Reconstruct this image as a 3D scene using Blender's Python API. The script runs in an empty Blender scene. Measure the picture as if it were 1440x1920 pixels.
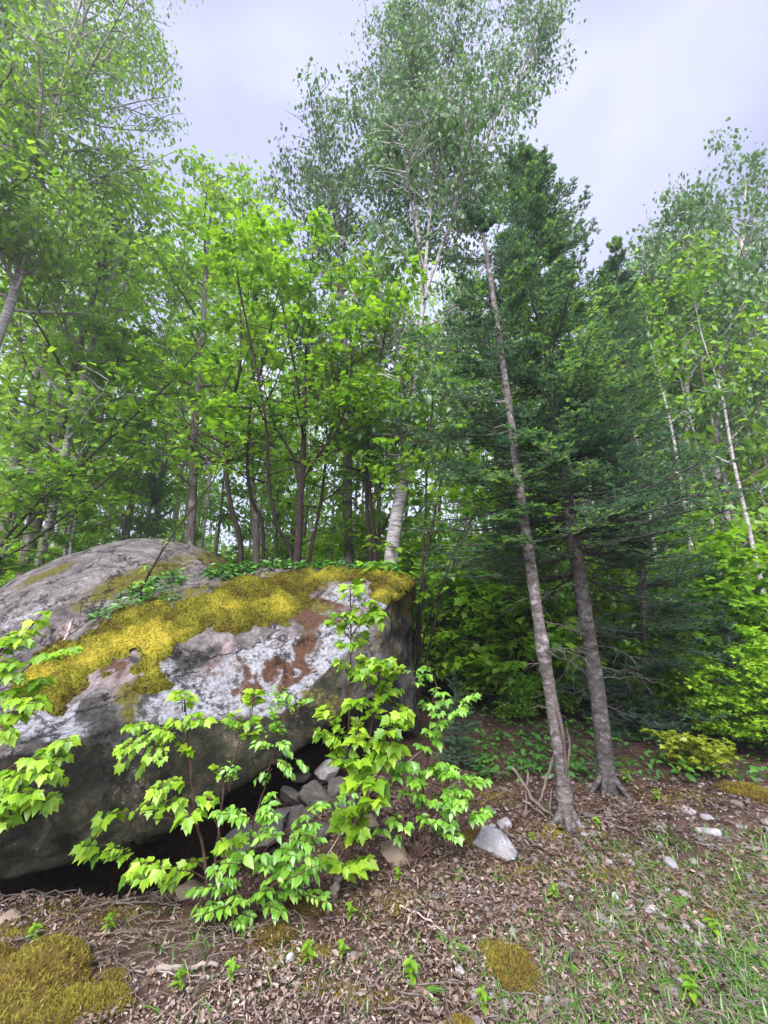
import bpy, math, random
import numpy as np
from mathutils import Vector, noise as mnoise

rng = np.random.default_rng(7)
random.seed(7)
S = bpy.context.scene
C = S.collection
FPX, PITCH, H = 760.0, math.radians(15.0), 1.1
CP, SP = math.cos(PITCH), math.sin(PITCH)

# ------------------------------------------------------------------ measuring the photograph
def P(u, v, y):
    a = (u - 720.0) / FPX; b = (960.0 - v) / FPX
    dy = CP - SP * b; dz = SP + CP * b
    return np.array([a / dy * y, y, H + dz / dy * y])

def G(u, v, z=0.0):
    a = (u - 720.0) / FPX; b = (960.0 - v) / FPX
    dy = CP - SP * b; dz = SP + CP * b
    t = (z - H) / dz
    return np.array([a * t, dy * t, z])

def proj(p):
    p = np.asarray(p, float)
    x, y, z = p[..., 0], p[..., 1], p[..., 2] - H
    d = y * CP + z * SP; up = z * CP - y * SP
    d = np.where(np.abs(d) < 1e-6, 1e-6, d)
    return 720 + x / d * FPX, 960 - up / d * FPX, d

def depth(p):
    return p[1] * CP + (p[2] - H) * SP

# ------------------------------------------------------------------ small numeric helpers
def nz(a):
    return a / np.maximum(np.linalg.norm(a, axis=-1, keepdims=True), 1e-9)

def spline(pts, n, closed=False):
    pts = np.asarray(pts, float)
    k = len(pts)
    if k == 2:
        t = np.linspace(0, 1, n)[:, None]
        return pts[0] * (1 - t) + pts[1] * t
    if closed:
        q = np.vstack([pts[-1:], pts, pts[:2]]); segs = k
        tt = np.arange(n) / n * segs
    else:
        q = np.vstack([2 * pts[0] - pts[1], pts, 2 * pts[-1] - pts[-2]]); segs = k - 1
        tt = np.linspace(0, segs, n)
    i = np.minimum(tt.astype(int), segs - 1)
    f = (tt - i)[:, None]
    a, b, c, d = q[i], q[i + 1], q[i + 2], q[i + 3]
    return 0.5 * (2 * b + (c - a) * f + (2 * a - 5 * b + 4 * c - d) * f ** 2 + (3 * b - a - 3 * c + d) * f ** 3)

_w = rng.normal(size=(24, 3))
_ph = rng.uniform(0, 6.28, 24)
def wave(p, scale):
    """smooth pseudo noise in about -1..1"""
    p = np.asarray(p, float) * scale
    s = np.zeros(p.shape[:-1])
    for i in range(12):
        s += np.sin(p @ _w[i] * (1.0 + 0.35 * i % 2.3) + _ph[i] + 1.3 * np.sin(p @ _w[i + 12] + _ph[i + 12]))
    return s / 5.0

def fbm(p, scale, octaves=4):
    return np.array([mnoise.fractal(Vector(q) * scale, 0.9, 2.1, octaves) for q in p])

def ridged(p, scale):
    return np.array([mnoise.noise(Vector(q) * scale) for q in p])

def ground_z(x, y):
    x = np.asarray(x, float); y = np.asarray(y, float)
    p = np.stack([x, y, np.zeros_like(x)], -1)
    z = 0.025 * wave(p, 1.4) + 0.012 * wave(p + 3.1, 4.2)
    far = np.maximum(y - 7.0, 0.0)
    z = z + 0.035 * far + 0.05 * wave(p, 0.5) * np.minimum(far / 4, 1.0)
    # washed out hollow under the overhang
    lip = 2.06 + 0.10 * np.clip(x + 1.6, 0, 2)
    hy = 1 / (1 + np.exp(-(y - lip - 0.06) / 0.035)) * np.exp(-np.clip(y - 3.0, 0, None) ** 2 / 0.3)
    hx = 1 / (1 + np.exp((x + 0.75) / 0.10))
    return z - 0.34 * hx * hy

# ------------------------------------------------------------------ mesh builder
class MB:
    def __init__(s):
        s.v = []; s.f = {}; s.t = {}; s.m = {}; s.n = 0
    def add(s, v, f, tint=0.5, mat=0):
        v = np.asarray(v, float).reshape(-1, 3); f = np.asarray(f, int)
        k = f.shape[1]
        s.v.append(v)
        s.f.setdefault(k, []).append(f + s.n)
        t = np.broadcast_to(np.asarray(tint, float), (len(f),)) if np.ndim(tint) < 2 else tint
        s.t.setdefault(k, []).append(np.array(t))
        s.m.setdefault(k, []).append(np.full(len(f), mat, int))
        s.n += len(v)
    def build(s, name, mats, parent=None, smooth=True, origin=None):
        if not isinstance(mats, (list, tuple)): mats = [mats]
        me = bpy.data.meshes.new(name)
        V = np.vstack(s.v) if s.v else np.zeros((0, 3))
        if origin is not None: V = V - np.asarray(origin)
        ks = sorted(s.f)
        F = {k: np.vstack(s.f[k]) for k in ks}
        loops = np.concatenate([F[k].ravel() for k in ks])
        tot = np.concatenate([np.full(len(F[k]), k) for k in ks])
        start = np.concatenate([[0], np.cumsum(tot)[:-1]])
        me.vertices.add(len(V)); me.vertices.foreach_set('co', V.astype(np.float32).ravel())
        me.loops.add(len(loops)); me.loops.foreach_set('vertex_index', loops.astype(np.int32))
        me.polygons.add(len(tot)); me.polygons.foreach_set('loop_start', start.astype(np.int32))
        me.polygons.foreach_set('loop_total', tot.astype(np.int32))
        me.polygons.foreach_set('material_index', np.concatenate([np.concatenate(s.m[k]) for k in ks]).astype(np.int32))
        me.polygons.foreach_set('use_smooth', np.full(len(tot), smooth))
        at = me.attributes.new('tint', 'FLOAT', 'FACE')
        at.data.foreach_set('value', np.concatenate([np.concatenate(s.t[k]) for k in ks]).astype(np.float32))
        me.update(calc_edges=True)
        for m in mats: me.materials.append(m)
        o = bpy.data.objects.new(name, me); C.objects.link(o)
        if parent is not None: o.parent = parent
        elif origin is not None: o.location = origin
        return o

def tubes(mb, pts, rad, sides=5, tint=0.5, mat=0, cap=False):
    """pts (B,n,3), rad (B,n): B tubes in one go"""
    pts = np.asarray(pts, float); rad = np.asarray(rad, float)
    B, n, _ = pts.shape
    tan = np.gradient(pts, axis=1); tan = nz(tan)
    ref = np.where(np.abs(tan[:, :, 2:3]) > 0.9, np.array([1.0, 0, 0]), np.array([0, 0, 1.0]))
    # one reference per tube keeps the rings from twisting
    ref = np.repeat(ref[:, :1], n, 1)
    a = nz(np.cross(tan, ref)); b = np.cross(tan, a)
    th = np.arange(sides) / sides * 2 * np.pi
    ring = a[:, :, None] * np.cos(th)[:, None] + b[:, :, None] * np.sin(th)[:, None]
    v = pts[:, :, None] + ring * rad[:, :, None, None]
    idx = np.arange(B * n * sides).reshape(B, n, sides)
    q = np.stack([idx[:, :-1], np.roll(idx[:, :-1], -1, 2), np.roll(idx[:, 1:], -1, 2), idx[:, 1:]], -1).reshape(-1, 4)
    t = tint if np.ndim(tint) == 0 else np.repeat(tint, (n - 1) * sides)
    mb.add(v.reshape(-1, 3), q, t, mat)

def curves(p0, d, L, bend, n, jit, r=None):
    r = r or rng
    s = np.linspace(0, 1, n)
    B = len(p0)
    j = np.cumsum(r.normal(size=(B, n, 3)) * jit, axis=1); j[:, 0] = 0
    return p0[:, None] + (d[:, None] * s[None, :, None] + bend[:, None] * (s ** 2)[None, :, None] + j / n) * L[:, None, None]

def sample(pts, s):
    """pts (B,n,3), s (B,m) -> (B,m,3) positions and tangents"""
    B, n, _ = pts.shape
    f = np.clip(s * (n - 1), 0, n - 1.001); i = f.astype(int); w = (f - i)[..., None]
    bi = np.arange(B)[:, None]
    a = pts[bi, i]; b = pts[bi, i + 1]
    return a * (1 - w) + b * w, nz(b - a)

# ------------------------------------------------------------------ leaf shapes (x side, y along, z up)
def sym(half, cy=0.35, fold=0.25, droop=0.25):
    """half outline (x>=0) from stalk to tip -> folded star-shaped leaf"""
    pts = list(half) + [(-x, y) for x, y in reversed(half[1:-1])]
    V = [(0, cy, 0)] + [(x, y, 0) for x, y in pts]
    V = np.array(V, float)
    V[:, 2] = fold * np.abs(V[:, 0]) * 0.6 - droop * V[:, 1] ** 2
    k = len(pts)
    F = np.array([(0, 1 + i, 1 + (i + 1) % k) for i in range(k)])
    return V, F
_mo = [(0, 0), (0.17, -0.05), (0.40, 0.10), (0.36, 0.22), (0.56, 0.52), (0.33, 0.52), (0.27, 0.66), (0.16, 0.76), (0, 1.06)]
_mb = [(0, 0), (0.20, -0.03), (0.34, 0.14), (0.33, 0.30), (0.44, 0.62), (0.27, 0.58), (0.20, 0.74), (0, 1.02)]
MAPLES = [sym(_mo, 0.33, 0.16, 0.30), sym(_mo, 0.33, 0.45, 0.10), sym(_mb, 0.33, -0.25, 0.55), sym(_mb, 0.33, 0.6, 0.42)]
MAPLE = MAPLES[0]
MAPLE_FAR = sym([(0, 0), (0.38, 0.08), (0.30, 0.28), (0.54, 0.55), (0.26, 0.56), (0, 1.0)], 0.33, 0.2, 0.3)
_ov = [(0, 0), (0.19, 0.16), (0.28, 0.40), (0.25, 0.62), (0.13, 0.84), (0, 1.05)]
OVALS = [sym(_ov, 0.42, 0.45, 0.32), sym(_ov, 0.42, 0.8, 0.10), sym(_ov, 0.42, 0.2, 0.5)]
OVAL = OVALS[0]
OVAL_FAR = (np.array([(0, 0, 0), (0.33, 0.45, 0.08), (0, 1, -0.15), (-0.33, 0.45, 0.08)]), np.array([(0, 1, 2), (0, 2, 3)]))
LITTER = (np.array([(0, 0, 0), (0.24, 0.22, 0.18), (0.20, 0.6, 0.30), (0.02, 1.0, 0.22), (-0.26, 0.62, 0.16), (-0.15, 0.25, 0.02), (0, 0.5, -0.06)]),
          np.array([(6, 0, 1), (6, 1, 2), (6, 2, 3), (6, 3, 4), (6, 4, 5), (6, 5, 0)]))
SHRED = (np.array([(0, 0, 0), (0.10, 0.3, 0.08), (0.13, 0.7, 0.22), (0, 1.0, 0.45), (-0.06, 0.55, 0.10)]), np.array([(0, 1, 4), (1, 2, 4), (2, 3, 4)]))

def leaves(mb, tmpl, pos, ax, nrm, size, tint, mat=0):
    V, F = tmpl
    ax = nz(ax); side = nz(np.cross(ax, nrm)); nr = np.cross(side, ax)
    N = len(pos); k = len(V)
    v = pos[:, None] + size[:, None, None] * (V[None, :, 0:1] * side[:, None] + V[None, :, 1:2] * ax[:, None] + V[None, :, 2:3] * nr[:, None])
    f = (F[None] + (np.arange(N) * k)[:, None, None]).reshape(-1, 3)
    mb.add(v.reshape(-1, 3), f, np.repeat(tint, len(F)), mat)

# ------------------------------------------------------------------ materials
def new_mat(name):
    m = bpy.data.materials.new(name); m.use_nodes = True
    n = m.node_tree.nodes; n.clear()
    return m, n, m.node_tree.links

def ramp(n, stops):
    r = n.new('ShaderNodeValToRGB')
    e = r.color_ramp.elements
    while len(e) > 1: e.remove(e[0])
    e[0].position = stops[0][0]; e[0].color = (*stops[0][1], 1)
    for p, c in stops[1:]:
        x = e.new(p); x.color = (*c, 1)
    return r

def leaf_mat(name, stops, trans=0.45, tcol=(1.15, 1.1, 0.55), gloss=0.05, vary=0.10):
    m, n, l = new_mat(name)
    at = n.new('ShaderNodeAttribute'); at.attribute_name = 'tint'
    r = ramp(n, stops); l.new(at.outputs['Fac'], r.inputs[0])
    oi = n.new('ShaderNodeObjectInfo')
    mr = n.new('ShaderNodeMapRange'); mr.inputs['To Min'].default_value = 1 - vary; mr.inputs['To Max'].default_value = 1 + vary
    l.new(oi.outputs['Random'], mr.inputs['Value'])
    hs = n.new('ShaderNodeHueSaturation'); l.new(r.outputs[0], hs.inputs['Color']); l.new(mr.outputs[0], hs.inputs['Value'])
    d = n.new('ShaderNodeBsdfDiffuse'); l.new(hs.outputs[0], d.inputs[0])
    mu = n.new('ShaderNodeMix'); mu.data_type = 'RGBA'; mu.blend_type = 'MULTIPLY'; mu.inputs['Factor'].default_value = 1
    l.new(hs.outputs[0], mu.inputs[6]); mu.inputs[7].default_value = (*tcol, 1)
    t = n.new('ShaderNodeBsdfTranslucent'); l.new(mu.outputs[2], t.inputs[0])
    mx = n.new('ShaderNodeMixShader'); mx.inputs[0].default_value = trans
    l.new(d.outputs[0], mx.inputs[1]); l.new(t.outputs[0], mx.inputs[2])
    out = n.new('ShaderNodeOutputMaterial')
    if gloss > 0:
        g = n.new('ShaderNodeBsdfGlossy'); g.inputs['Roughness'].default_value = 0.42
        m2 = n.new('ShaderNodeMixShader'); m2.inputs[0].default_value = gloss
        l.new(mx.outputs[0], m2.inputs[1]); l.new(g.outputs[0], m2.inputs[2])
        l.new(m2.outputs[0], out.inputs[0])
    else:
        l.new(mx.outputs[0], out.inputs[0])
    return m

def noise_node(n, l, scale, detail=5, rough=0.6, coord='Object', stretch=None):
    tc = n.new('ShaderNodeTexCoord')
    src = tc.outputs[coord]
    if stretch:
        mp = n.new('ShaderNodeMapping'); mp.inputs['Scale'].default_value = stretch
        l.new(src, mp.inputs[0]); src = mp.outputs[0]
    t = n.new('ShaderNodeTexNoise'); t.inputs['Scale'].default_value = scale
    t.inputs['Detail'].default_value = detail; t.inputs['Roughness'].default_value = rough
    l.new(src, t.inputs['Vector'])
    return t

def mixc(n, l, fac, a, b, mode='MIX'):
    x = n.new('ShaderNodeMix'); x.data_type = 'RGBA'; x.blend_type = mode
    for s, i in ((fac, 0), (a, 6), (b, 7)):
        if isinstance(s, (int, float)): x.inputs[i].default_value = s
        elif isinstance(s, tuple): x.inputs[i].default_value = (*s, 1)
        else: l.new(s, x.inputs[i])
    return x.outputs[2]

def finish(n, l, col, rough=0.9, bump=None, dist=0.01, strength=0.6, spec=0.2):
    b = n.new('ShaderNodeBsdfPrincipled'); b.inputs['Roughness'].default_value = rough
    b.inputs['Specular IOR Level'].default_value = spec
    if isinstance(col, tuple): b.inputs['Base Color'].default_value = (*col, 1)
    else: l.new(col, b.inputs['Base Color'])
    if bump is not None:
        bp = n.new('ShaderNodeBump'); bp.inputs['Distance'].default_value = dist; bp.inputs['Strength'].default_value = strength
        l.new(bump, bp.inputs['Height']); l.new(bp.outputs[0], b.inputs['Normal'])
    out = n.new('ShaderNodeOutputMaterial'); l.new(b.outputs[0], out.inputs[0])

def bark_mat(name, stops, scale, stretch, dist=0.01, patch=None, patch_scale=3.0, patch_at=(0.55, 0.65)):
    m, n, l = new_mat(name)
    a = noise_node(n, l, scale, 6, 0.65, stretch=stretch)
    r = ramp(n, stops); l.new(a.outputs['Fac'], r.inputs[0])
    col = r.outputs[0]
    if patch:
        b = noise_node(n, l, patch_scale, 5, 0.65)
        r2 = ramp(n, [(patch_at[0], (0, 0, 0)), (patch_at[1], (1, 1, 1))]); l.new(b.outputs['Fac'], r2.inputs[0])
        col = mixc(n, l, r2.outputs[0], col, patch)
    finish(n, l, col, 0.92, a.outputs['Fac'], dist, 0.8)
    return m

def tint_mat(name, stops, rough=0.95, trans=0.0):
    m, n, l = new_mat(name)
    at = n.new('ShaderNodeAttribute'); at.attribute_name = 'tint'
    r = ramp(n, stops); l.new(at.outputs['Fac'], r.inputs[0])
    if trans:
        d = n.new('ShaderNodeBsdfDiffuse'); t = n.new('ShaderNodeBsdfTranslucent')
        l.new(r.outputs[0], d.inputs[0]); l.new(r.outputs[0], t.inputs[0])
        mx = n.new('ShaderNodeMixShader'); mx.inputs[0].default_value = trans
        l.new(d.outputs[0], mx.inputs[1]); l.new(t.outputs[0], mx.inputs[2])
        out = n.new('ShaderNodeOutputMaterial'); l.new(mx.outputs[0], out.inputs[0])
    else:
        finish(n, l, r.outputs[0], rough)
    return m

M = {}
M['maple_leaf'] = leaf_mat('maple_leaf', [(0, (0.10, 0.23, 0.012)), (0.5, (0.24, 0.45, 0.022)), (1, (0.42, 0.61, 0.04))], 0.46, gloss=0.03)
M['beech_leaf'] = leaf_mat('beech_leaf', [(0, (0.10, 0.26, 0.02)), (0.5, (0.19, 0.43, 0.035)), (1, (0.30, 0.55, 0.05))], 0.42, gloss=0.06)
M['under_leaf'] = leaf_mat('understory_leaf', [(0, (0.085, 0.21, 0.016)), (0.5, (0.185, 0.385, 0.022)), (1, (0.31, 0.54, 0.035))], 0.56, gloss=0.04)
M['birch_leaf'] = leaf_mat('birch_leaf', [(0, (0.055, 0.135, 0.038)), (0.5, (0.095, 0.22, 0.045)), (1, (0.16, 0.32, 0.055))], 0.48, gloss=0.05)
M['wood_leaf'] = leaf_mat('woodland_leaf', [(0, (0.13, 0.28, 0.035)), (0.5, (0.24, 0.45, 0.045)), (1, (0.37, 0.60, 0.06))], 0.58, gloss=0.03)
M['yellow_leaf'] = leaf_mat('yellow_green_leaf', [(0, (0.20, 0.28, 0.02)), (1, (0.36, 0.43, 0.03))], 0.4, gloss=0.05)
M['herb_leaf'] = leaf_mat('herb_leaf', [(0, (0.035, 0.11, 0.015)), (0.5, (0.07, 0.22, 0.025)), (1, (0.14, 0.36, 0.04))], 0.35, gloss=0.06)
M['needle'] = leaf_mat('fir_needle', [(0, (0.072, 0.15, 0.11)), (0.6, (0.16, 0.30, 0.15)), (0.8, (0.24, 0.44, 0.09)), (1, (0.36, 0.57, 0.11))], 0.46, (1.1, 1.1, 0.7), gloss=0.04)
M['grass'] = leaf_mat('grass_blade', [(0, (0.05, 0.14, 0.02)), (0.6, (0.12, 0.26, 0.04)), (1, (0.25, 0.36, 0.06))], 0.35, gloss=0.05)
M['dry_grass'] = tint_mat('dry_grass', [(0, (0.16, 0.10, 0.05)), (1, (0.50, 0.38, 0.22))], trans=0.15)
M['litter'] = tint_mat('dead_leaf', [(0, (0.045, 0.027, 0.018)), (0.35, (0.14, 0.092, 0.064)), (0.7, (0.285, 0.208, 0.158)), (1, (0.46, 0.375, 0.32))], trans=0.12)
M['gravel'] = tint_mat('gravel_stone', [(0, (0.07, 0.058, 0.05)), (0.6, (0.17, 0.145, 0.125)), (1, (0.30, 0.275, 0.26))])
M['twig'] = bark_mat('dead_twig', [(0.3, (0.06, 0.045, 0.033)), (0.7, (0.20, 0.165, 0.135))], 30, (1, 1, 1), 0.003)
M['dark_twig'] = bark_mat('dark_dead_twig', [(0.3, (0.04, 0.033, 0.026)), (0.7, (0.13, 0.115, 0.095))], 30, (1, 1, 1), 0.003)
M['pale_wood'] = bark_mat('weathered_wood', [(0.3, (0.28, 0.21, 0.16)), (0.7, (0.60, 0.50, 0.42))], 25, (1, 1, 1), 0.003)
M['dull_wood'] = bark_mat('dull_wood', [(0.3, (0.13, 0.10, 0.08)), (0.7, (0.36, 0.30, 0.25))], 25, (1, 1, 1), 0.003)
M['moss_tuft'] = leaf_mat('moss_tuft', [(0, (0.07, 0.045, 0.015)), (0.22, (0.12, 0.105, 0.015)), (0.42, (0.175, 0.175, 0.022)), (0.65, (0.31, 0.265, 0.03)), (1, (0.46, 0.38, 0.055))], 0.25, (1, 1, 0.8), gloss=0)
M['ground_moss'] = leaf_mat('ground_moss_tuft', [(0, (0.06, 0.038, 0.018)), (0.35, (0.15, 0.105, 0.028)), (0.65, (0.245, 0.19, 0.038)), (1, (0.27, 0.28, 0.04))], 0.25, (1, 1, 0.8), gloss=0)
M['maple_bark'] = bark_mat('maple_bark', [(0.3, (0.014, 0.010, 0.008)), (0.62, (0.045, 0.031, 0.025)), (0.8, (0.12, 0.09, 0.07))], 9, (3, 3, 0.8), 0.008)
M['grey_bark'] = bark_mat('grey_bark', [(0.3, (0.07, 0.055, 0.045)), (0.7, (0.20, 0.17, 0.14))], 8, (3, 3, 0.6), 0.008, (0.30, 0.28, 0.25), 5)
M['sapling_bark'] = bark_mat('sapling_bark', [(0.3, (0.035, 0.022, 0.015)), (0.7, (0.12, 0.065, 0.045))], 30, (1, 1, 0.4), 0.003)
M['fir_bark'] = bark_mat('fir_bark', [(0.28, (0.035, 0.028, 0.023)), (0.5, (0.115, 0.098, 0.084)), (0.72, (0.26, 0.235, 0.215))], 14, (1.2, 1.2, 2.6), 0.02, (0.34, 0.32, 0.30), 16, (0.58, 0.68))
M['fir_bark_dark'] = bark_mat('dark_fir_bark', [(0.28, (0.024, 0.021, 0.017)), (0.5, (0.068, 0.060, 0.052)), (0.72, (0.16, 0.145, 0.13))], 14, (1.2, 1.2, 2.4), 0.016, (0.27, 0.25, 0.23), 14, (0.60, 0.72))
M['peel'] = bark_mat('peeled_wood', [(0.3, (0.05, 0.035, 0.028)), (0.7, (0.16, 0.12, 0.10))], 20, (3, 3, 0.5), 0.004)

def birch_mat():
    m, n, l = new_mat('birch_bark')
    a = noise_node(n, l, 7, 5, 0.6, stretch=(0.8, 0.8, 7))
    r = ramp(n, [(0.32, (0.04, 0.032, 0.026)), (0.42, (0.28, 0.25, 0.225)), (0.58, (0.46, 0.43, 0.40)), (0.8, (0.60, 0.57, 0.54))]); l.new(a.outputs['Fac'], r.inputs[0])
    b = noise_node(n, l, 3.2, 5, 0.7, stretch=(1, 1, 1.6))
    r2 = ramp(n, [(0.58, (0, 0, 0)), (0.66, (1, 1, 1))]); l.new(b.outputs['Fac'], r2.inputs[0])
    col = mixc(n, l, r2.outputs[0], r.outputs[0], (0.05, 0.038, 0.03))
    finish(n, l, col, 0.75, a.outputs['Fac'], 0.006, 0.7)
    return m
M['birch_bark'] = birch_mat()

def stone_mat(name, lo, hi, spot=(0.5, 0.5, 0.52), dark=(0.07, 0.065, 0.06), spotat=(0.55, 0.62), sc=6):
    m, n, l = new_mat(name)
    a = noise_node(n, l, sc, 8, 0.7)
    r = ramp(n, [(0.3, lo), (0.7, hi)]); l.new(a.outputs['Fac'], r.inputs[0])
    b = noise_node(n, l, sc * 3.3, 6, 0.7)
    r2 = ramp(n, [(spotat[0], (0, 0, 0)), (spotat[1], (1, 1, 1))]); l.new(b.outputs['Fac'], r2.inputs[0])
    c = noise_node(n, l, sc * 1.7, 6, 0.75)
    r3 = ramp(n, [(0.34, (1, 1, 1)), (0.42, (0, 0, 0))]); l.new(c.outputs['Fac'], r3.inputs[0])
    col = mixc(n, l, r2.outputs[0], r.outputs[0], spot)
    col = mixc(n, l, r3.outputs[0], col, dark)
    finish(n, l, col, 0.92, b.outputs['Fac'], 0.012, 0.8)
    return m
M['stone_pale'] = stone_mat('pale_stone', (0.16, 0.15, 0.145), (0.28, 0.265, 0.26), (0.36, 0.35, 0.35))
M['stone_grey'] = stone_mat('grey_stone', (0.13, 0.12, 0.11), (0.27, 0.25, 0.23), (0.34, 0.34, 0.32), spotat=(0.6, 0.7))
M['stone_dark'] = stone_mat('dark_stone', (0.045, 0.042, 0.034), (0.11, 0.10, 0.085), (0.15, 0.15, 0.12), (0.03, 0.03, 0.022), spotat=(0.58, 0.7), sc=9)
M['stone_brown'] = stone_mat('brown_stone', (0.15, 0.11, 0.075), (0.30, 0.23, 0.16), (0.33, 0.31, 0.2), spotat=(0.62, 0.72))
M['stone_white'] = stone_mat('white_stone', (0.28, 0.265, 0.25), (0.42, 0.40, 0.38), (0.44, 0.42, 0.40))

def soil_mat():
    m, n, l = new_mat('forest_soil')
    a = noise_node(n, l, 2.2, 9, 0.7)
    r = ramp(n, [(0.3, (0.035, 0.022, 0.015)), (0.5, (0.095, 0.06, 0.042)), (0.72, (0.18, 0.125, 0.095))]); l.new(a.outputs['Fac'], r.inputs[0])
    b = noise_node(n, l, 24, 8, 0.75)
    r2 = ramp(n, [(0.4, (0.45, 0.42, 0.4)), (0.65, (1.35, 1.25, 1.2))]); l.new(b.outputs['Fac'], r2.inputs[0])
    col = mixc(n, l, 1.0, r.outputs[0], r2.outputs[0], 'MULTIPLY')
    c = noise_node(n, l, 1.3, 6, 0.7)
    r3 = ramp(n, [(0.56, (0, 0, 0)), (0.64, (0.8, 0.8, 0.8))]); l.new(c.outputs['Fac'], r3.inputs[0])
    col = mixc(n, l, r3.outputs[0], col, (0.085, 0.10, 0.018))
    finish(n, l, col, 0.97, b.outputs['Fac'], 0.02, 0.9)
    return m
M['soil'] = soil_mat()

def attr(n, name):
    a = n.new('ShaderNodeAttribute'); a.attribute_name = name
    return a.outputs['Fac']

def math_n(n, l, op, a, b=0.0, clamp=False):
    x = n.new('ShaderNodeMath'); x.operation = op; x.use_clamp = clamp
    for s, i in ((a, 0), (b, 1)):
        if isinstance(s, (int, float)): x.inputs[i].default_value = s
        else: l.new(s, x.inputs[i])
    return x.outputs[0]

def edge(n, l, mask, noise, lo, hi, amount=0.7):
    """ragged mask: (mask + (noise-0.5)*amount) through a steep ramp"""
    x = math_n(n, l, 'ADD', mask, math_n(n, l, 'MULTIPLY', math_n(n, l, 'SUBTRACT', noise, 0.5), amount))
    r = ramp(n, [(lo, (0, 0, 0)), (hi, (1, 1, 1))]); l.new(x, r.inputs[0])
    return r.outputs[0]

def boulder_mat(name, dome=False):
    m, n, l = new_mat(name)
    big = noise_node(n, l, 1.6, 9, 0.68)
    med = noise_node(n, l, 7, 9, 0.72)
    fine = noise_node(n, l, 30, 8, 0.75)
    streak = noise_node(n, l, 5, 7, 0.7, stretch=(1.0, 2.6, 1.0) if dome else (2.2, 0.9, 0.8))
    base = ramp(n, [(0.32, (0.055, 0.048, 0.042)), (0.48, (0.13, 0.115, 0.10)), (0.66, (0.24, 0.215, 0.195))])
    l.new(streak.outputs['Fac'], base.inputs[0])
    fm = ramp(n, [(0.35, (0.55, 0.55, 0.55)), (0.65, (1.3, 1.3, 1.3))]); l.new(fine.outputs['Fac'], fm.inputs[0])
    col = mixc(n, l, 1.0, base.outputs[0], fm.outputs[0], 'MULTIPLY')
    def patch(name, lo, hi, am=2.6, af=1.3):
        """a stain with a broken, speckled outline"""
        x = math_n(n, l, 'ADD', attr(n, name), math_n(n, l, 'MULTIPLY', math_n(n, l, 'SUBTRACT', med.outputs['Fac'], 0.5), am))
        x = math_n(n, l, 'ADD', x, math_n(n, l, 'MULTIPLY', math_n(n, l, 'SUBTRACT', fine.outputs['Fac'], 0.5), af))
        r = ramp(n, [(lo, (0, 0, 0)), (hi, (1, 1, 1))]); l.new(x, r.inputs[0])
        return r.outputs[0]
    # dark algae on the overhanging face, with some of its shade painted in
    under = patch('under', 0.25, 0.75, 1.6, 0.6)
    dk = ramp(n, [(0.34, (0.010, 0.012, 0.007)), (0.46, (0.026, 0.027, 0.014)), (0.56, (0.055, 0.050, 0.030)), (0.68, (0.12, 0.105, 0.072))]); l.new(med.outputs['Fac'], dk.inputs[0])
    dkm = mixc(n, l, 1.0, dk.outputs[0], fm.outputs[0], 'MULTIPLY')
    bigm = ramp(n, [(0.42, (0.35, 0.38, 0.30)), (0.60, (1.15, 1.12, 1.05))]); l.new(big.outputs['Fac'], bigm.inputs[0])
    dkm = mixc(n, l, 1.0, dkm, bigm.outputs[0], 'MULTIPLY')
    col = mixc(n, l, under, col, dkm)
    # pink bare granite
    pk = ramp(n, [(0.36, (0.10, 0.07, 0.06)), (0.52, (0.25, 0.195, 0.175)), (0.68, (0.38, 0.325, 0.305))]); l.new(streak.outputs['Fac'], pk.inputs[0])
    col = mixc(n, l, patch('pink', 0.35, 0.8), col, pk.outputs[0])
    # crusty white lichen rosettes
    vo = n.new('ShaderNodeTexVoronoi'); vo.inputs['Scale'].default_value = 48; vo.inputs['Randomness'].default_value = 1
    tc = n.new('ShaderNodeTexCoord')
    wob = n.new('ShaderNodeVectorMath'); wob.operation = 'SCALE'; wob.inputs['Scale'].default_value = 0.03
    l.new(fine.outputs['Color'], wob.inputs[0])
    ad = n.new('ShaderNodeVectorMath'); ad.operation = 'ADD'; l.new(tc.outputs['Object'], ad.inputs[0]); l.new(wob.outputs[0], ad.inputs[1])
    l.new(ad.outputs[0], vo.inputs['Vector'])
    lc = ramp(n, [(0.0, (0.36, 0.36, 0.365)), (0.45, (0.32, 0.32, 0.325)), (0.62, (0.27, 0.27, 0.27)), (0.8, (0.19, 0.185, 0.18))]); l.new(vo.outputs['Distance'], lc.inputs[0])
    lcol = mixc(n, l, 0.8, lc.outputs[0], fm.outputs[0], 'MULTIPLY')
    speck = noise_node(n, l, 17, 5, 0.7)
    sr = ramp(n, [(0.36, (1, 1, 1)), (0.44, (0, 0, 0))]); l.new(speck.outputs['Fac'], sr.inputs[0])
    lcol = mixc(n, l, sr.outputs[0], lcol, (0.055, 0.05, 0.042))
    col = mixc(n, l, patch('lichen', 0.46, 0.66, 3.6, 2.0), col, lcol)
    # rust-brown dead moss, black crusts
    rc = ramp(n, [(0.35, (0.04, 0.02, 0.012)), (0.65, (0.125, 0.064, 0.034))]); l.new(fine.outputs['Fac'], rc.inputs[0])
    col = mixc(n, l, patch('rust', 0.42, 0.62, 3.2, 1.6), col, rc.outputs[0])
    dc = ramp(n, [(0.4, (0.018, 0.018, 0.014)), (0.62, (0.075, 0.07, 0.06))]); l.new(fine.outputs['Fac'], dc.inputs[0])
    col = mixc(n, l, patch('dark', 0.40, 0.70, 2.8, 1.6), col, dc.outputs[0])
    # thin olive moss film
    fcn = ramp(n, [(0.35, (0.04, 0.038, 0.008)), (0.65, (0.15, 0.13, 0.022))]); l.new(fine.outputs['Fac'], fcn.inputs[0])
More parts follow.
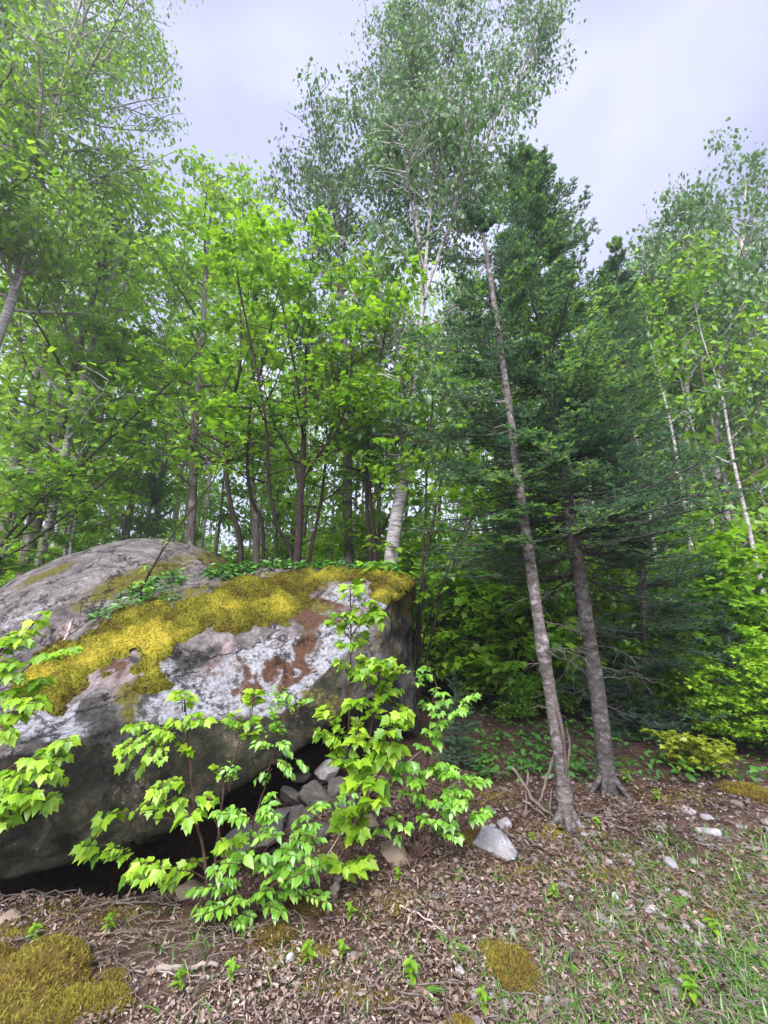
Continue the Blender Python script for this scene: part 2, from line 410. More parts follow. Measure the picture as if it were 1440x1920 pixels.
    col = mixc(n, l, patch('film', 0.42, 0.68, 2.6, 1.5), col, fcn.outputs[0])
    # cracks
    vc = n.new('ShaderNodeTexVoronoi'); vc.feature = 'DISTANCE_TO_EDGE'; vc.inputs['Scale'].default_value = 1.5
    wb = n.new('ShaderNodeVectorMath'); wb.operation = 'SCALE'; wb.inputs['Scale'].default_value = 0.5; l.new(med.outputs['Color'], wb.inputs[0])
    wa = n.new('ShaderNodeVectorMath'); wa.operation = 'ADD'; l.new(tc.outputs['Object'], wa.inputs[0]); l.new(wb.outputs[0], wa.inputs[1]); l.new(wa.outputs[0], vc.inputs['Vector'])
    crk = ramp(n, [(0.0, (1, 1, 1)), (0.018, (0, 0, 0))]); l.new(vc.outputs['Distance'], crk.inputs[0])
    cm = math_n(n, l, 'MULTIPLY', crk.outputs[0], 0.75)
    col = mixc(n, l, cm, col, (0.02, 0.018, 0.014))
    h = math_n(n, l, 'ADD', math_n(n, l, 'MULTIPLY', med.outputs['Fac'], 1.0), math_n(n, l, 'MULTIPLY', fine.outputs['Fac'], 0.45))
    h = math_n(n, l, 'ADD', h, math_n(n, l, 'MULTIPLY', streak.outputs['Fac'], 0.6))
    h = math_n(n, l, 'SUBTRACT', h, math_n(n, l, 'MULTIPLY', crk.outputs[0], 0.5))
    finish(n, l, col, 0.9, h, 0.05, 0.9)
    return m
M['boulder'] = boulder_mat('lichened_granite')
M['dome'] = boulder_mat('weathered_granite', True)

# ------------------------------------------------------------------ tagging
def tag(o, label=None, cat=None, group=None, kind=None):
    if label: o['label'] = label
    if cat: o['category'] = cat
    if group: o['group'] = group
    if kind: o['kind'] = kind
    return o

def empty(name, loc, label, cat, group=None):
    o = bpy.data.objects.new(name, None); C.objects.link(o)
    o.location = loc; o.empty_display_size = 0.2
    return tag(o, label, cat, group)

def copy_tree(o, loc, rz, sc, label=None, group=None):
    r = o.copy(); C.objects.link(r)
    r.location = loc; r.rotation_euler = (0, 0, rz); r.scale = (sc, sc, sc) if np.ndim(sc) == 0 else sc
    if label: r['label'] = label
    if group: r['group'] = group
    for ch in o.children:
        c = ch.copy(); C.objects.link(c); c.parent = r
        for g in ch.children:
            d = g.copy(); C.objects.link(d); d.parent = c
    return r

# ------------------------------------------------------------------ setting: floor, sky, light, camera
def graded(lo, hi, fine_lo, fine_hi, step, grow=1.18):
    a = list(np.arange(fine_lo, fine_hi + 1e-6, step))
    s = step; x = a[-1]
    while x < hi: s *= grow; x += s; a.append(min(x, hi))
    s = step; x = a[0]; b = []
    while x > lo: s *= grow; x -= s; b.append(max(x, lo))
    return np.array(b[::-1] + a)

gx = graded(-400, 400, -3.5, 5.5, 0.05); gy = graded(-300, 600, 0.9, 7.0, 0.05)
X, Y = np.meshgrid(gx, gy)
Z = ground_z(X, Y)
near = (np.abs(X) < 8) & (Y < 12)
Z = Z + near * (0.007 * wave(np.stack([X, Y, 0 * X], -1), 17) + 0.005 * wave(np.stack([X, Y, 0 * X + 2], -1), 31))
Z = np.minimum(Z, 3.5)
mb = MB()
idx = np.arange(X.size).reshape(X.shape)
q = np.stack([idx[:-1, :-1], idx[:-1, 1:], idx[1:, 1:], idx[1:, :-1]], -1).reshape(-1, 4)
mb.add(np.stack([X, Y, Z], -1).reshape(-1, 3), q)
tag(mb.build('ground', M['soil']), kind='structure')

SUN_EL, SUN_AZ = math.radians(47), math.radians(196)   # azimuth measured from +Y, clockwise
w = bpy.data.worlds.new('World'); S.world = w; w.use_nodes = True
wn = w.node_tree.nodes; wl = w.node_tree.links; wn.clear()
sky = wn.new('ShaderNodeTexSky'); sky.sky_type = 'NISHITA'; sky.sun_disc = False
sky.sun_elevation = SUN_EL; sky.sun_rotation = SUN_AZ
b1 = wn.new('ShaderNodeBackground'); b1.inputs[1].default_value = 0.06; wl.new(sky.outputs[0], b1.inputs[0])
tc = wn.new('ShaderNodeTexCoord')
mp = wn.new('ShaderNodeMapping'); mp.inputs['Scale'].default_value = (1, 1, 1.8); mp.inputs['Rotation'].default_value = (0.3, 0.5, 0.9); wl.new(tc.outputs['Generated'], mp.inputs[0])
cn = wn.new('ShaderNodeTexNoise'); cn.inputs['Scale'].default_value = 1.7; cn.inputs['Detail'].default_value = 5; cn.inputs['Roughness'].default_value = 0.45
cn.inputs['Distortion'].default_value = 0.4
wl.new(mp.outputs[0], cn.inputs['Vector'])
cr = ramp(wn, [(0.40, (0.315, 0.318, 0.485)), (0.49, (0.395, 0.398, 0.565)), (0.60, (0.52, 0.52, 0.64))]); wl.new(cn.outputs['Fac'], cr.inputs[0])
# glow added to the sky overhead and behind the camera to brighten the scene
sx = wn.new('ShaderNodeSeparateXYZ'); wl.new(tc.outputs['Generated'], sx.inputs[0])
gl = wn.new('ShaderNodeMapRange'); gl.interpolation_type = 'SMOOTHSTEP'
gl.inputs['From Min'].default_value = -0.35; gl.inputs['From Max'].default_value = -0.95
gl.inputs['To Min'].default_value = 0.0; gl.inputs['To Max'].default_value = 1.0
# direction of the bright part of the sky, as a dot product
dv = wn.new('ShaderNodeVectorMath'); dv.operation = 'DOT_PRODUCT'
sd = (math.sin(SUN_AZ) * math.cos(SUN_EL), math.cos(SUN_AZ) * math.cos(SUN_EL), math.sin(SUN_EL))
dv.inputs[1].default_value = sd; wl.new(tc.outputs['Generated'], dv.inputs[0])
gl.inputs['From Min'].default_value = 0.60; gl.inputs['From Max'].default_value = 1.0
gl.inputs['To Min'].default_value = 1.0; gl.inputs['To Max'].default_value = 7.0
wl.new(dv.outputs['Value'], gl.inputs['Value'])
def toward(d, lo, a, b):
    # a thinner or thicker bank of cloud in one part of the sky
    v = wn.new('ShaderNodeVectorMath'); v.operation = 'DOT_PRODUCT'; v.inputs[1].default_value = Vector(d).normalized(); wl.new(tc.outputs['Generated'], v.inputs[0])
    m = wn.new('ShaderNodeMapRange'); m.interpolation_type = 'SMOOTHSTEP'
    m.inputs['From Min'].default_value = lo; m.inputs['From Max'].default_value = 1; m.inputs['To Min'].default_value = a; m.inputs['To Max'].default_value = b
    wl.new(v.outputs['Value'], m.inputs['Value']); return m.outputs[0]
mm = wn.new('ShaderNodeMath'); mm.operation = 'MULTIPLY'; wl.new(toward((0.02, 0.80, 0.50), 0.72, 1.0, 1.28), mm.inputs[0]); wl.new(toward((0.75, 0.62, 0.85), 0.86, 1.0, 0.80), mm.inputs[1])
mv = wn.new('ShaderNodeVectorMath'); mv.operation = 'SCALE'; wl.new(cr.outputs[0], mv.inputs[0]); wl.new(mm.outputs[0], mv.inputs['Scale'])
b2 = wn.new('ShaderNodeBackground'); wl.new(mv.outputs[0], b2.inputs[0]); wl.new(gl.outputs[0], b2.inputs[1])
ad = wn.new('ShaderNodeAddShader'); wl.new(b1.outputs[0], ad.inputs[0]); wl.new(b2.outputs[0], ad.inputs[1])
wo = wn.new('ShaderNodeOutputWorld'); wl.new(ad.outputs[0], wo.inputs[0])
b1.inputs[1].default_value = 0.05

sl = bpy.data.lights.new('sun', 'SUN'); sl.energy = 3.3; sl.angle = math.radians(35); sl.color = (1.0, 0.96, 0.90)
so = bpy.data.objects.new('sun', sl); C.objects.link(so)
so.rotation_euler = Vector(sd).to_track_quat('Z', 'Y').to_euler()

cam = bpy.data.cameras.new('camera'); co = bpy.data.objects.new('camera', cam); C.objects.link(co)
co.location = (0, 0, H); co.rotation_euler = (math.pi / 2 + PITCH, 0, 0)
cam.sensor_fit = 'VERTICAL'; cam.angle = 2 * math.atan(960 / FPX)
cam.clip_start = 0.05; cam.clip_end = 2000
S.camera = co
S.view_settings.view_transform = 'Standard'; S.view_settings.look = 'None'
S.view_settings.exposure = 0.72; S.view_settings.gamma = 1
S.render.resolution_x, S.render.resolution_y = 768, 1024
cy = S.cycles
cy.max_bounces = 10; cy.diffuse_bounces = 8; cy.transmission_bounces = 8; cy.volume_bounces = 0; cy.glossy_bounces = 2; cy.transparent_max_bounces = 4
cy.use_denoising = True; cy.denoiser = 'OPENIMAGEDENOISE'; cy.denoising_input_passes = 'RGB_ALBEDO_NORMAL'

# ------------------------------------------------------------------ boulders
def in_poly(u, v, poly):
    """signed distance (px, positive inside) to a polygon"""
    poly = np.asarray(poly, float)
    a = poly; b = np.roll(poly, -1, 0)
    pu = u[:, None]; pv = v[:, None]
    ex = b[:, 0] - a[:, 0]; ey = b[:, 1] - a[:, 1]
    t = np.clip(((pu - a[:, 0]) * ex + (pv - a[:, 1]) * ey) / (ex ** 2 + ey ** 2), 0, 1)
    d = np.sqrt((pu - a[:, 0] - t * ex) ** 2 + (pv - a[:, 1] - t * ey) ** 2).min(1)
    cond = ((a[:, 1] > pv) != (b[:, 1] > pv)) & (pu < ex * (pv - a[:, 1]) / np.where(np.abs(ey) < 1e-9, 1e-9, ey) + a[:, 0])
    return np.where(cond.sum(1) % 2 == 1, d, -d)

def blob(u, v, spots):
    s = np.zeros(len(u))
    for cu, cv, ru, rv, ang in spots:
        c, k = math.cos(ang), math.sin(ang)
        x = ((u - cu) * c + (v - cv) * k) / ru; y = (-(u - cu) * k + (v - cv) * c) / rv
        s = np.maximum(s, np.clip(1.35 - np.sqrt(x * x + y * y), 0, 1))
    return s

E0 = [(-250, 1690, 1.95), (-50, 1660, 2.02), (60, 1640, 2.06), (150, 1618, 2.1), (250, 1585, 2.16), (350, 1535, 2.26), (440, 1480, 2.38), (530, 1418, 2.55), (600, 1372, 2.72), (650, 1335, 2.85), (700, 1305, 3.05), (725, 1298, 3.35), (742, 1292, 3.7)]
E1 = [(-250, 1430, 2.0), (-50, 1420, 2.1), (60, 1400, 2.18), (150, 1380, 2.26), (250, 1352, 2.38), (350, 1346, 2.48), (450, 1342, 2.58), (545, 1325, 2.72), (605, 1268, 2.92), (655, 1218, 3.08), (702, 1165, 3.28), (738, 1126, 3.55), (762, 1112, 3.9)]
R1 = [(-250, 1330, 3.0), (-60, 1290, 3.1), (40, 1250, 3.25), (130, 1185, 3.45), (210, 1130, 3.65), (290, 1090, 3.85), (380, 1070, 4.0), (470, 1066, 4.1), (550, 1067, 4.15), (620, 1071, 4.15), (690, 1075, 4.12), (738, 1080, 4.08), (768, 1098, 4.02)]
ring0 = [P(*p) for p in E0] + [np.array(p) for p in [(0.30, 4.25, 0.1), (0.10, 4.7, 0), (-0.9, 4.9, 0), (-2.3, 4.8, 0), (-3.4, 4.2, 0), (-3.7, 3.2, 0)]]
ring1 = [P(*p) for p in E1] + [np.array(p) for p in [(0.30, 4.25, 1.25), (0.05, 4.65, 1.1), (-0.9, 4.85, 1.0), (-2.2, 4.75, 1.0), (-3.3, 4.2, .8), (-3.5, 3.2, .6)]]
ring2 = [P(*p) for p in R1] + [np.array(p) for p in [(0.22, 4.2, 1.5), (0.0, 4.4, 1.52), (-0.9, 4.5, 1.5), (-2.0, 4.4, 1.35), (-2.9, 4.0, 1.0), (-3.2, 3.3, .75)]]
ring0, ring1, ring2 = map(np.array, (ring0, ring1, ring2))
cen = ring2.mean(0)
def shrink(r, f, c, z=None):
    o = c + (r - c) * f
    if z is not None: o[:, 2] = z
    return o
c0 = ring0.mean(0) + np.array([0.1, 0.5, 0])
und1 = shrink(ring0, 0.72, c0); und1[:, 2] = np.maximum(ring0[:, 2] * 0.9, 0.0) + 0.05
und2 = shrink(ring0, 0.25, c0, 0.12)
lowmid = ring0 * 0.55 + ring1 * 0.45
lowmid[:13, 1] -= 0.06
mid = ring1 * 0.5 + ring2 * 0.5; mid[:, 2] += 0.07
q1 = ring1 * 0.9 + ring2 * 0.1; q1[:, 2] += 0.02
cap1 = shrink(ring2, 0.55, cen); cap1[:, 2] = ring2[:, 2] * 0.5 + cen[2] * 0.5 + 0.0
cap2 = shrink(ring2, 0.08, cen)
rows = [und2, und1, ring0, lowmid, ring1, q1, mid, ring2, cap1, cap2]
NU = 420; NV = 190
cols = np.array([spline(r, NU, True) for r in rows])            # rows x NU x 3
# spend most rows on what is seen
rowpos = np.concatenate([np.linspace(0, 2, 14, endpoint=False), np.linspace(2, 4, 52, endpoint=False), np.linspace(4, 7, 92, endpoint=False), np.linspace(7, 9, 32)])
NV = len(rowpos)
def row_eval(cols, t):
    k = len(cols)
    q = np.concatenate([2 * cols[:1] - cols[1:2], cols, 2 * cols[-1:] - cols[-2:-1]])
    i = min(int(t), k - 2); f = t - i
    a, b, c, d = q[i], q[i + 1], q[i + 2], q[i + 3]
    m1 = 0.4 * (c - a); m2 = 0.4 * (d - b)
    return (2 * f ** 3 - 3 * f ** 2 + 1) * b + (f ** 3 - 2 * f ** 2 + f) * m1 + (3 * f ** 2 - 2 * f ** 3) * c + (f ** 3 - f ** 2) * m2
GRID = np.array([row_eval(cols, t) for t in rowpos])            # NV x NU x 3
def grid_normals(g):
    du = np.roll(g, -1, 1) - np.roll(g, 1, 1)
    dv = np.gradient(g, axis=0)
    return nz(np.cross(du, dv))
Nn = grid_normals(GRID)
if Nn[100, :, 2].mean() < 0: Nn = -Nn
flat = GRID.reshape(-1, 3)
d1 = fbm(flat, 0.9, 3).reshape(NV, NU); d2 = fbm(flat * np.array([1, 1, 1.6]) + 5, 3.0, 4).reshape(NV, NU)
chip = ridged(flat + 9, 5.0).reshape(NV, NU)
amp = np.ones((NV, 1)); rp = rowpos[:, None]
upside = np.clip((rp - 3.6) / 0.6, 0, 1)
facet = np.round(2.2 * ridged(flat + 3, 1.5).reshape(NV, NU)) / 2.2
GRID = GRID + Nn * (0.035 * d1 + 0.03 * facet * upside + 0.030 * d2 - 0.03 * np.clip(np.abs(chip) * -1 + 0.12, 0, 1) * (1 - upside * 0.5))[..., None]
# shallow ledges and pockets on the dark face
ledge = np.sin(GRID[..., 2] * 26 + 3 * d1 + GRID[..., 0] * 3.0)
GRID = GRID + Nn * (0.010 * ledge * (1 - upside))[..., None]
for cu, cv, r, dep in [(48, 1545, 34, .09), (225, 1540, 55, .06), (185, 1420, 60, .06), (480, 1385, 26, .03), (130, 1590, 30, .04)]:
    uu, vv, dd = proj(GRID)
    g = np.exp(-((uu - cu) ** 2 + (vv - cv) ** 2) / r ** 2) * (rp < 4) * (rp > 1.9) * (GRID[..., 1] < 3.3)
    GRID = GRID - Nn * (dep * g)[..., None]
Nn = grid_normals(GRID)
if Nn[100, :, 2].mean() < 0: Nn = -Nn

def grid_faces(nv, nu):
    i = np.arange(nv * nu).reshape(nv, nu)
    return np.stack([i[:-1], np.roll(i[:-1], -1, 1), np.roll(i[1:], -1, 1), i[1:]], -1).reshape(-1, 4)

def set_attr(o, name, val):
    a = o.data.attributes.new(name, 'FLOAT', 'POINT')
    a.data.foreach_set('value', np.asarray(val, np.float32).ravel())

mb = MB(); mb.add(GRID.reshape(-1, 3), grid_faces(NV, NU))
org = np.array([-1.3, 3.6, 0.0])
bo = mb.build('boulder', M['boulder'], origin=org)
tag(bo, 'huge lichen spotted boulder with a moss blanket on its sloping top', 'boulder')
fp = GRID.reshape(-1, 3)
U, V_, D = proj(fp)
U0, V0 = U, V_
RP = np.repeat(rowpos, NU)
wu = 34 * wave(fp + 11, 2.6) + 16 * wave(fp + 2, 7.0); wv = 22 * wave(fp + 7, 3.0) + 12 * wave(fp + 5, 8.0)
Us, Vs = U + wu, V_ + wv
front = (fp[:, 1] < 4.3)
top = np.clip((RP - 3.85) / 0.25, 0, 1)
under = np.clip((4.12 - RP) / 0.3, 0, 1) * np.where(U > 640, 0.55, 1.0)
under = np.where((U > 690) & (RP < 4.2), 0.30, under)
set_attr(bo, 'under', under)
lich = blob(Us, Vs, [(500, 1265, 150, 70, -0.35), (640, 1225, 75, 95, 0.5), (330, 1325, 130, 40, -0.2), (120, 1375, 110, 45, -0.25), (560, 1300, 110, 40, -0.5), (650, 1110, 45, 30, 0), (705, 1140, 40, 25, 0.5), (330, 1260, 60, 50, 0)]) * top * front
set_attr(bo, 'lichen', lich)
set_attr(bo, 'pink', blob(Us, Vs, [(215, 1285, 75, 45, -0.3), (245, 1250, 40, 60, 0.2), (410, 1225, 42, 50, 0), (100, 1350, 50, 25, 0), (620, 1130, 25, 14, 0), (520, 1200, 26, 18, 0), (660, 1290, 18, 60, 0.4)]) * top * front)
set_attr(bo, 'rust', blob(Us, Vs, [(560, 1225, 20, 75, 0.25), (560, 1165, 55, 26, -0.1), (470, 1280, 30, 22, 0), (620, 1130, 22, 20, 0), (520, 1255, 22, 22, 0), (200, 1250, 60, 22, -0.4), (590, 1110, 34, 26, 0), (450, 1255, 16, 20, 0)]) * top * front)
set_attr(bo, 'dark', blob(Us, Vs, [(350, 1235, 62, 40, -0.4), (185, 1365, 55, 36, 0), (60, 1400, 60, 26, 0), (270, 1330, 40, 14, -0.3), (765, 1150, 20, 70, 0), (250, 1240, 20, 26, 0), (745, 1160, 12, 40, 0.1), (710, 1260, 12, 40, 0.4)]) * front)
set_attr(bo, 'film', np.maximum(blob(Us, Vs, [(500, 1095, 130, 26, 0), (300, 1145, 110, 40, -0.3), (560, 1135, 60, 22, 0), (230, 1320, 32, 24, 0), (780, 1110, 25, 26, 0), (730, 1200, 30, 70, 0.2), (610, 1330, 50, 60, 0.5)]), np.where(fp[:, 1] > 4.2, 0.8, 0)) * np.where(RP > 3.5, 1, 0.5))

# ---- the moss blanket: a thick mat lying on the slope
MOSS = [(30, 1290), (75, 1318), (105, 1338), (132, 1312), (165, 1275), (215, 1240), (255, 1228), (262, 1262), (265, 1298), (300, 1300), (318, 1288), (292, 1262), (290, 1240), (330, 1212), (385, 1182), (440, 1192), (478, 1168), (530, 1172), (566, 1150), (586, 1112), (600, 1094), (645, 1086), (690, 1098), (716, 1126), (742, 1134), (752, 1118), (785, 1124), (785, 1092), (742, 1072), (690, 1066), (600, 1064), (520, 1078), (440, 1084), (400, 1108), (330, 1142), (240, 1146), (160, 1190), (110, 1210), (60, 1254)]
near_top = (RP > 4.02) & (fp[:, 1] < 4.25)
wob = 12 * wave(fp, 6.0) + 9 * wave(fp + 4, 15.0) + 5 * wave(fp + 8, 40.0)
sd = np.where(near_top, in_poly(U, V_, MOSS) + wob, -99)
bare = blob(U, V_, [(225, 1180, 36, 10, -0.3), (480, 1120, 46, 8, 0), (350, 1180, 24, 7, 0), (540, 1098, 40, 8, 0.1)])
lump = 0.5 + 0.5 * wave(fp, 9.0) + 0.35 * wave(fp + 6, 19.0)
thick = np.clip(sd / 22.0, -1, 1)
dead0 = np.clip((wave(fp + 3, 4.5) + 0.4 * wave(fp, 16.0) - 0.55) * 2.5, 0, 1)
thick = np.where(thick > 0, np.sqrt(np.clip(thick, 0, 1)) * (0.016 + 0.028 * lump + 0.009 * wave(fp, 30.0)) * (1 - 0.7 * bare) * (1 - 0.5 * dead0), thick * 0.01 - 0.004)
mp_ = fp + Nn.reshape(-1, 3) * thick[:, None] + np.array([0, 0, 0.4]) * np.maximum(thick, 0)[:, None]
Fq = grid_faces(NV, NU)
keep = (sd[Fq] > -10).all(1)
Fk = Fq[keep]
used, inv = np.unique(Fk, return_inverse=True)
mb = MB()
tone = np.clip(0.52 + 0.12 * (lump - 0.5) + 0.30 * wave(fp, 2.3) + 0.26 * wave(fp, 7.0) - 0.35 * bare + 0.10 * (V_ - 1150) / 100 * 0 , 0, 1)
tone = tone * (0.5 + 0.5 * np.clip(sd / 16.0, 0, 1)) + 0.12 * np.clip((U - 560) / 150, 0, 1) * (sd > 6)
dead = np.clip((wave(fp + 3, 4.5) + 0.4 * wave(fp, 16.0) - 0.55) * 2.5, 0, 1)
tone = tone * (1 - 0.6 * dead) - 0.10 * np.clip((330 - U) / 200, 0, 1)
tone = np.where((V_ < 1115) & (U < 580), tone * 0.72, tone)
mb.add(mp_[used], inv.reshape(-1, 4), np.clip(tone[Fk].mean(1) * 0.8, 0, 1))
mo = mb.build('moss_blanket', M['moss_tuft'], origin=org)
tag(mo, 'thick golden yellow moss blanket spread over the big boulder', 'moss')

def tufts(mb, pts, nrm, n, size, tone, spread=0.75, width=0.30, r=rng):
    """short pointed moss shoots"""
    d = nz(nrm + r.normal(size=pts.shape) * spread)
    side = nz(np.cross(d, r.normal(size=pts.shape)))
    L = size * r.uniform(0.5, 1.3, len(pts))[:, None]
    v = np.stack([pts - side * L * width - d * L * 0.2, pts + side * L * width - d * L * 0.2, pts + d * L], 1)
    mb.add(v.reshape(-1, 3), np.arange(len(pts) * 3).reshape(-1, 3), tone)

ka = np.linalg.norm(np.cross(mp_[Fk[:, 1]] - mp_[Fk[:, 0]], mp_[Fk[:, 3]] - mp_[Fk[:, 0]]), axis=1)
ka = np.where(sd[Fk].mean(1) > -2, ka, 0)
NT = 110000
pick = rng.choice(len(Fk), NT, p=ka / ka.sum())
wts = rng.dirichlet((1, 1, 1, 1), NT)
tp = (mp_[Fk[pick]] * wts[..., None]).sum(1); tn = Nn.reshape(-1, 3)[Fk[pick, 0]]
mb = MB(); tufts(mb, tp, tn * 0.8 + np.array([0, 0, .4]), NT, 0.014, np.clip(tone[Fk[pick, 0]] + rng.normal(size=NT) * 0.13, 0, 1))
sh = mb.build('moss_shoots', M['moss_tuft'], smooth=False, origin=org); sh.location = (0, 0, 0); sh.parent = mo
tag(sh, kind='stuff')

r9 = np.random.default_rng(77)
kk = r9.choice(np.where(sd > 3)[0], 420)
a9 = r9.uniform(0, 6.28, 420)
mb = MB(); leaves(mb, LITTER, mp_[kk] + Nn.reshape(-1, 3)[kk] * 0.008, np.stack([np.cos(a9), np.sin(a9), 0.2 * r9.normal(size=420)], -1), Nn.reshape(-1, 3)[kk] + r9.normal(size=(420, 3)) * 0.4, r9.uniform(0.006, 0.026, 420), r9.uniform(0.1, 0.9, 420))
tag(mb.build('leaf_litter', M['litter'], smooth=False), 'few small dead leaves caught in the moss on the boulder', 'leaf litter', kind='stuff')

# ---- low leafy cover growing in the soil on the boulder
def herb_cover(name, poly, n, size, label, seed):
    r = np.random.default_rng(seed)
    s = in_poly(U, V_, poly)
    cand = np.where((s > 0) & (RP > 4.1) & (RP < 8.3))[0]
    k = r.choice(cand, n); clump = wave(fp[k], 8.0) + r.normal(size=n) * 0.5
    k = k[clump > -0.35]; n = len(k)
    pos = np.maximum(fp[k], mp_[k] * (thick[k] > 0)[:, None]) if False else fp[k] + np.array([0, 0, 1]) * (np.maximum(thick[k], 0) + r.uniform(0.0, 0.07, n))[:, None] + r.normal(size=(n, 3)) * np.array([0.02, 0.02, 0.0])
    az = r.uniform(0, 6.28, n)
    ax = np.stack([np.cos(az), np.sin(az), r.uniform(-0.1, 0.8, n)], -1)
    nr = np.array([0, -0.3, 1]) + r.normal(size=(n, 3)) * 0.35
    b = MB(); leaves(b, OVAL, pos, ax, nr, size * r.uniform(0.6, 1.3, n), r.uniform(0, 1, n))
    o = b.build(name, M['herb_leaf'], origin=org)
    return tag(o, label, 'ground cover', kind='stuff')
herb_cover('herb_cover', [(165, 1165), (215, 1130), (260, 1100), (300, 1062), (330, 1056), (350, 1090), (330, 1135), (290, 1130), (230, 1150), (180, 1168)], 900, 0.05, 'low dark green leafy plants between the moss and grey rock', 3)
herb_cover('herb_cover', [(380, 1085), (420, 1045), (500, 1040), (600, 1045), (700, 1050), (745, 1062), (740, 1078), (600, 1070), (500, 1072), (420, 1092)], 2600, 0.05, 'strip of low green herbs along the back edge of the boulder', 4)

# ---- grey dome behind
nu, nv = 200, 90
th = np.linspace(0, 2 * np.pi, nu, endpoint=False); rr = np.linspace(1.0, 0.02, nv)
DC = np.array([-2.8, 5.15, 0.0]); 
R_, T_ = np.meshgrid(rr, th, indexing='ij')
dz_ = 2.16 * np.clip(1 - R_ ** 2.2, 0, 1) ** 0.62 - 0.10 * np.clip(-R_ * np.cos(T_), 0, 1)
dg = np.stack([DC[0] + R_ * np.cos(T_) * np.where(np.cos(T_) > 0, 1.6, 2.2), DC[1] + R_ * np.sin(T_) * 2.0, dz_ - 0.05], -1)
dn = grid_normals(dg)
if dn[50, :, 2].mean() < 0: dn = -dn
e1 = fbm(dg.reshape(-1, 3), 0.7, 3).reshape(nv, nu); e2 = fbm(dg.reshape(-1, 3) * np.array([1, 2.2, 2.2]) + 3, 2.4, 4).reshape(nv, nu)
dg = dg + dn * (0.06 * e1 + 0.03 * e2)[..., None]
mb = MB(); mb.add(dg.reshape(-1, 3), grid_faces(nv, nu))
do = mb.build('boulder', M['dome'], origin=DC)
tag(do, 'bare grey domed rock rising behind the mossy boulder', 'boulder')
du_, dv_, _ = proj(dg.reshape(-1, 3)); z0 = np.zeros(nu * nv)
set_attr(do, 'under', z0)
set_attr(do, 'lichen', blob(du_, dv_, [(140, 1110, 110, 26, -0.4), (60, 1150, 90, 26, -0.4), (330, 1050, 60, 18, 0.0)]) * 0.35)
set_attr(do, 'pink', blob(du_, dv_, [(340, 1055, 60, 16, -0.1), (130, 1175, 40, 24, -0.5)]) * 0.8)
set_attr(do, 'rust', z0)
set_attr(do, 'dark', blob(du_, dv_, [(120, 1060, 60, 14, -0.4), (60, 1210, 60, 18, -0.3)]) * 0.7)
set_attr(do, 'film', blob(du_, dv_, [(260, 1085, 130, 22, -0.35), (200, 1110, 90, 20, -0.4), (410, 1050, 50, 20, 0.1), (90, 1075, 70, 8, -0.4)]))
# ------------------------------------------------------------------ trees
def px_line(pts, y, width=None, lean=0.0):
    """pixel polyline at distance y -> world points (+ radii from pixel widths)"""
    W = np.array([P(u, v, y + lean * i) for i, (u, v) in enumerate(pts)])
    if width is None: return W
    return W, np.array([w / 2 / FPX * depth(p) for w, p in zip(width, W)])

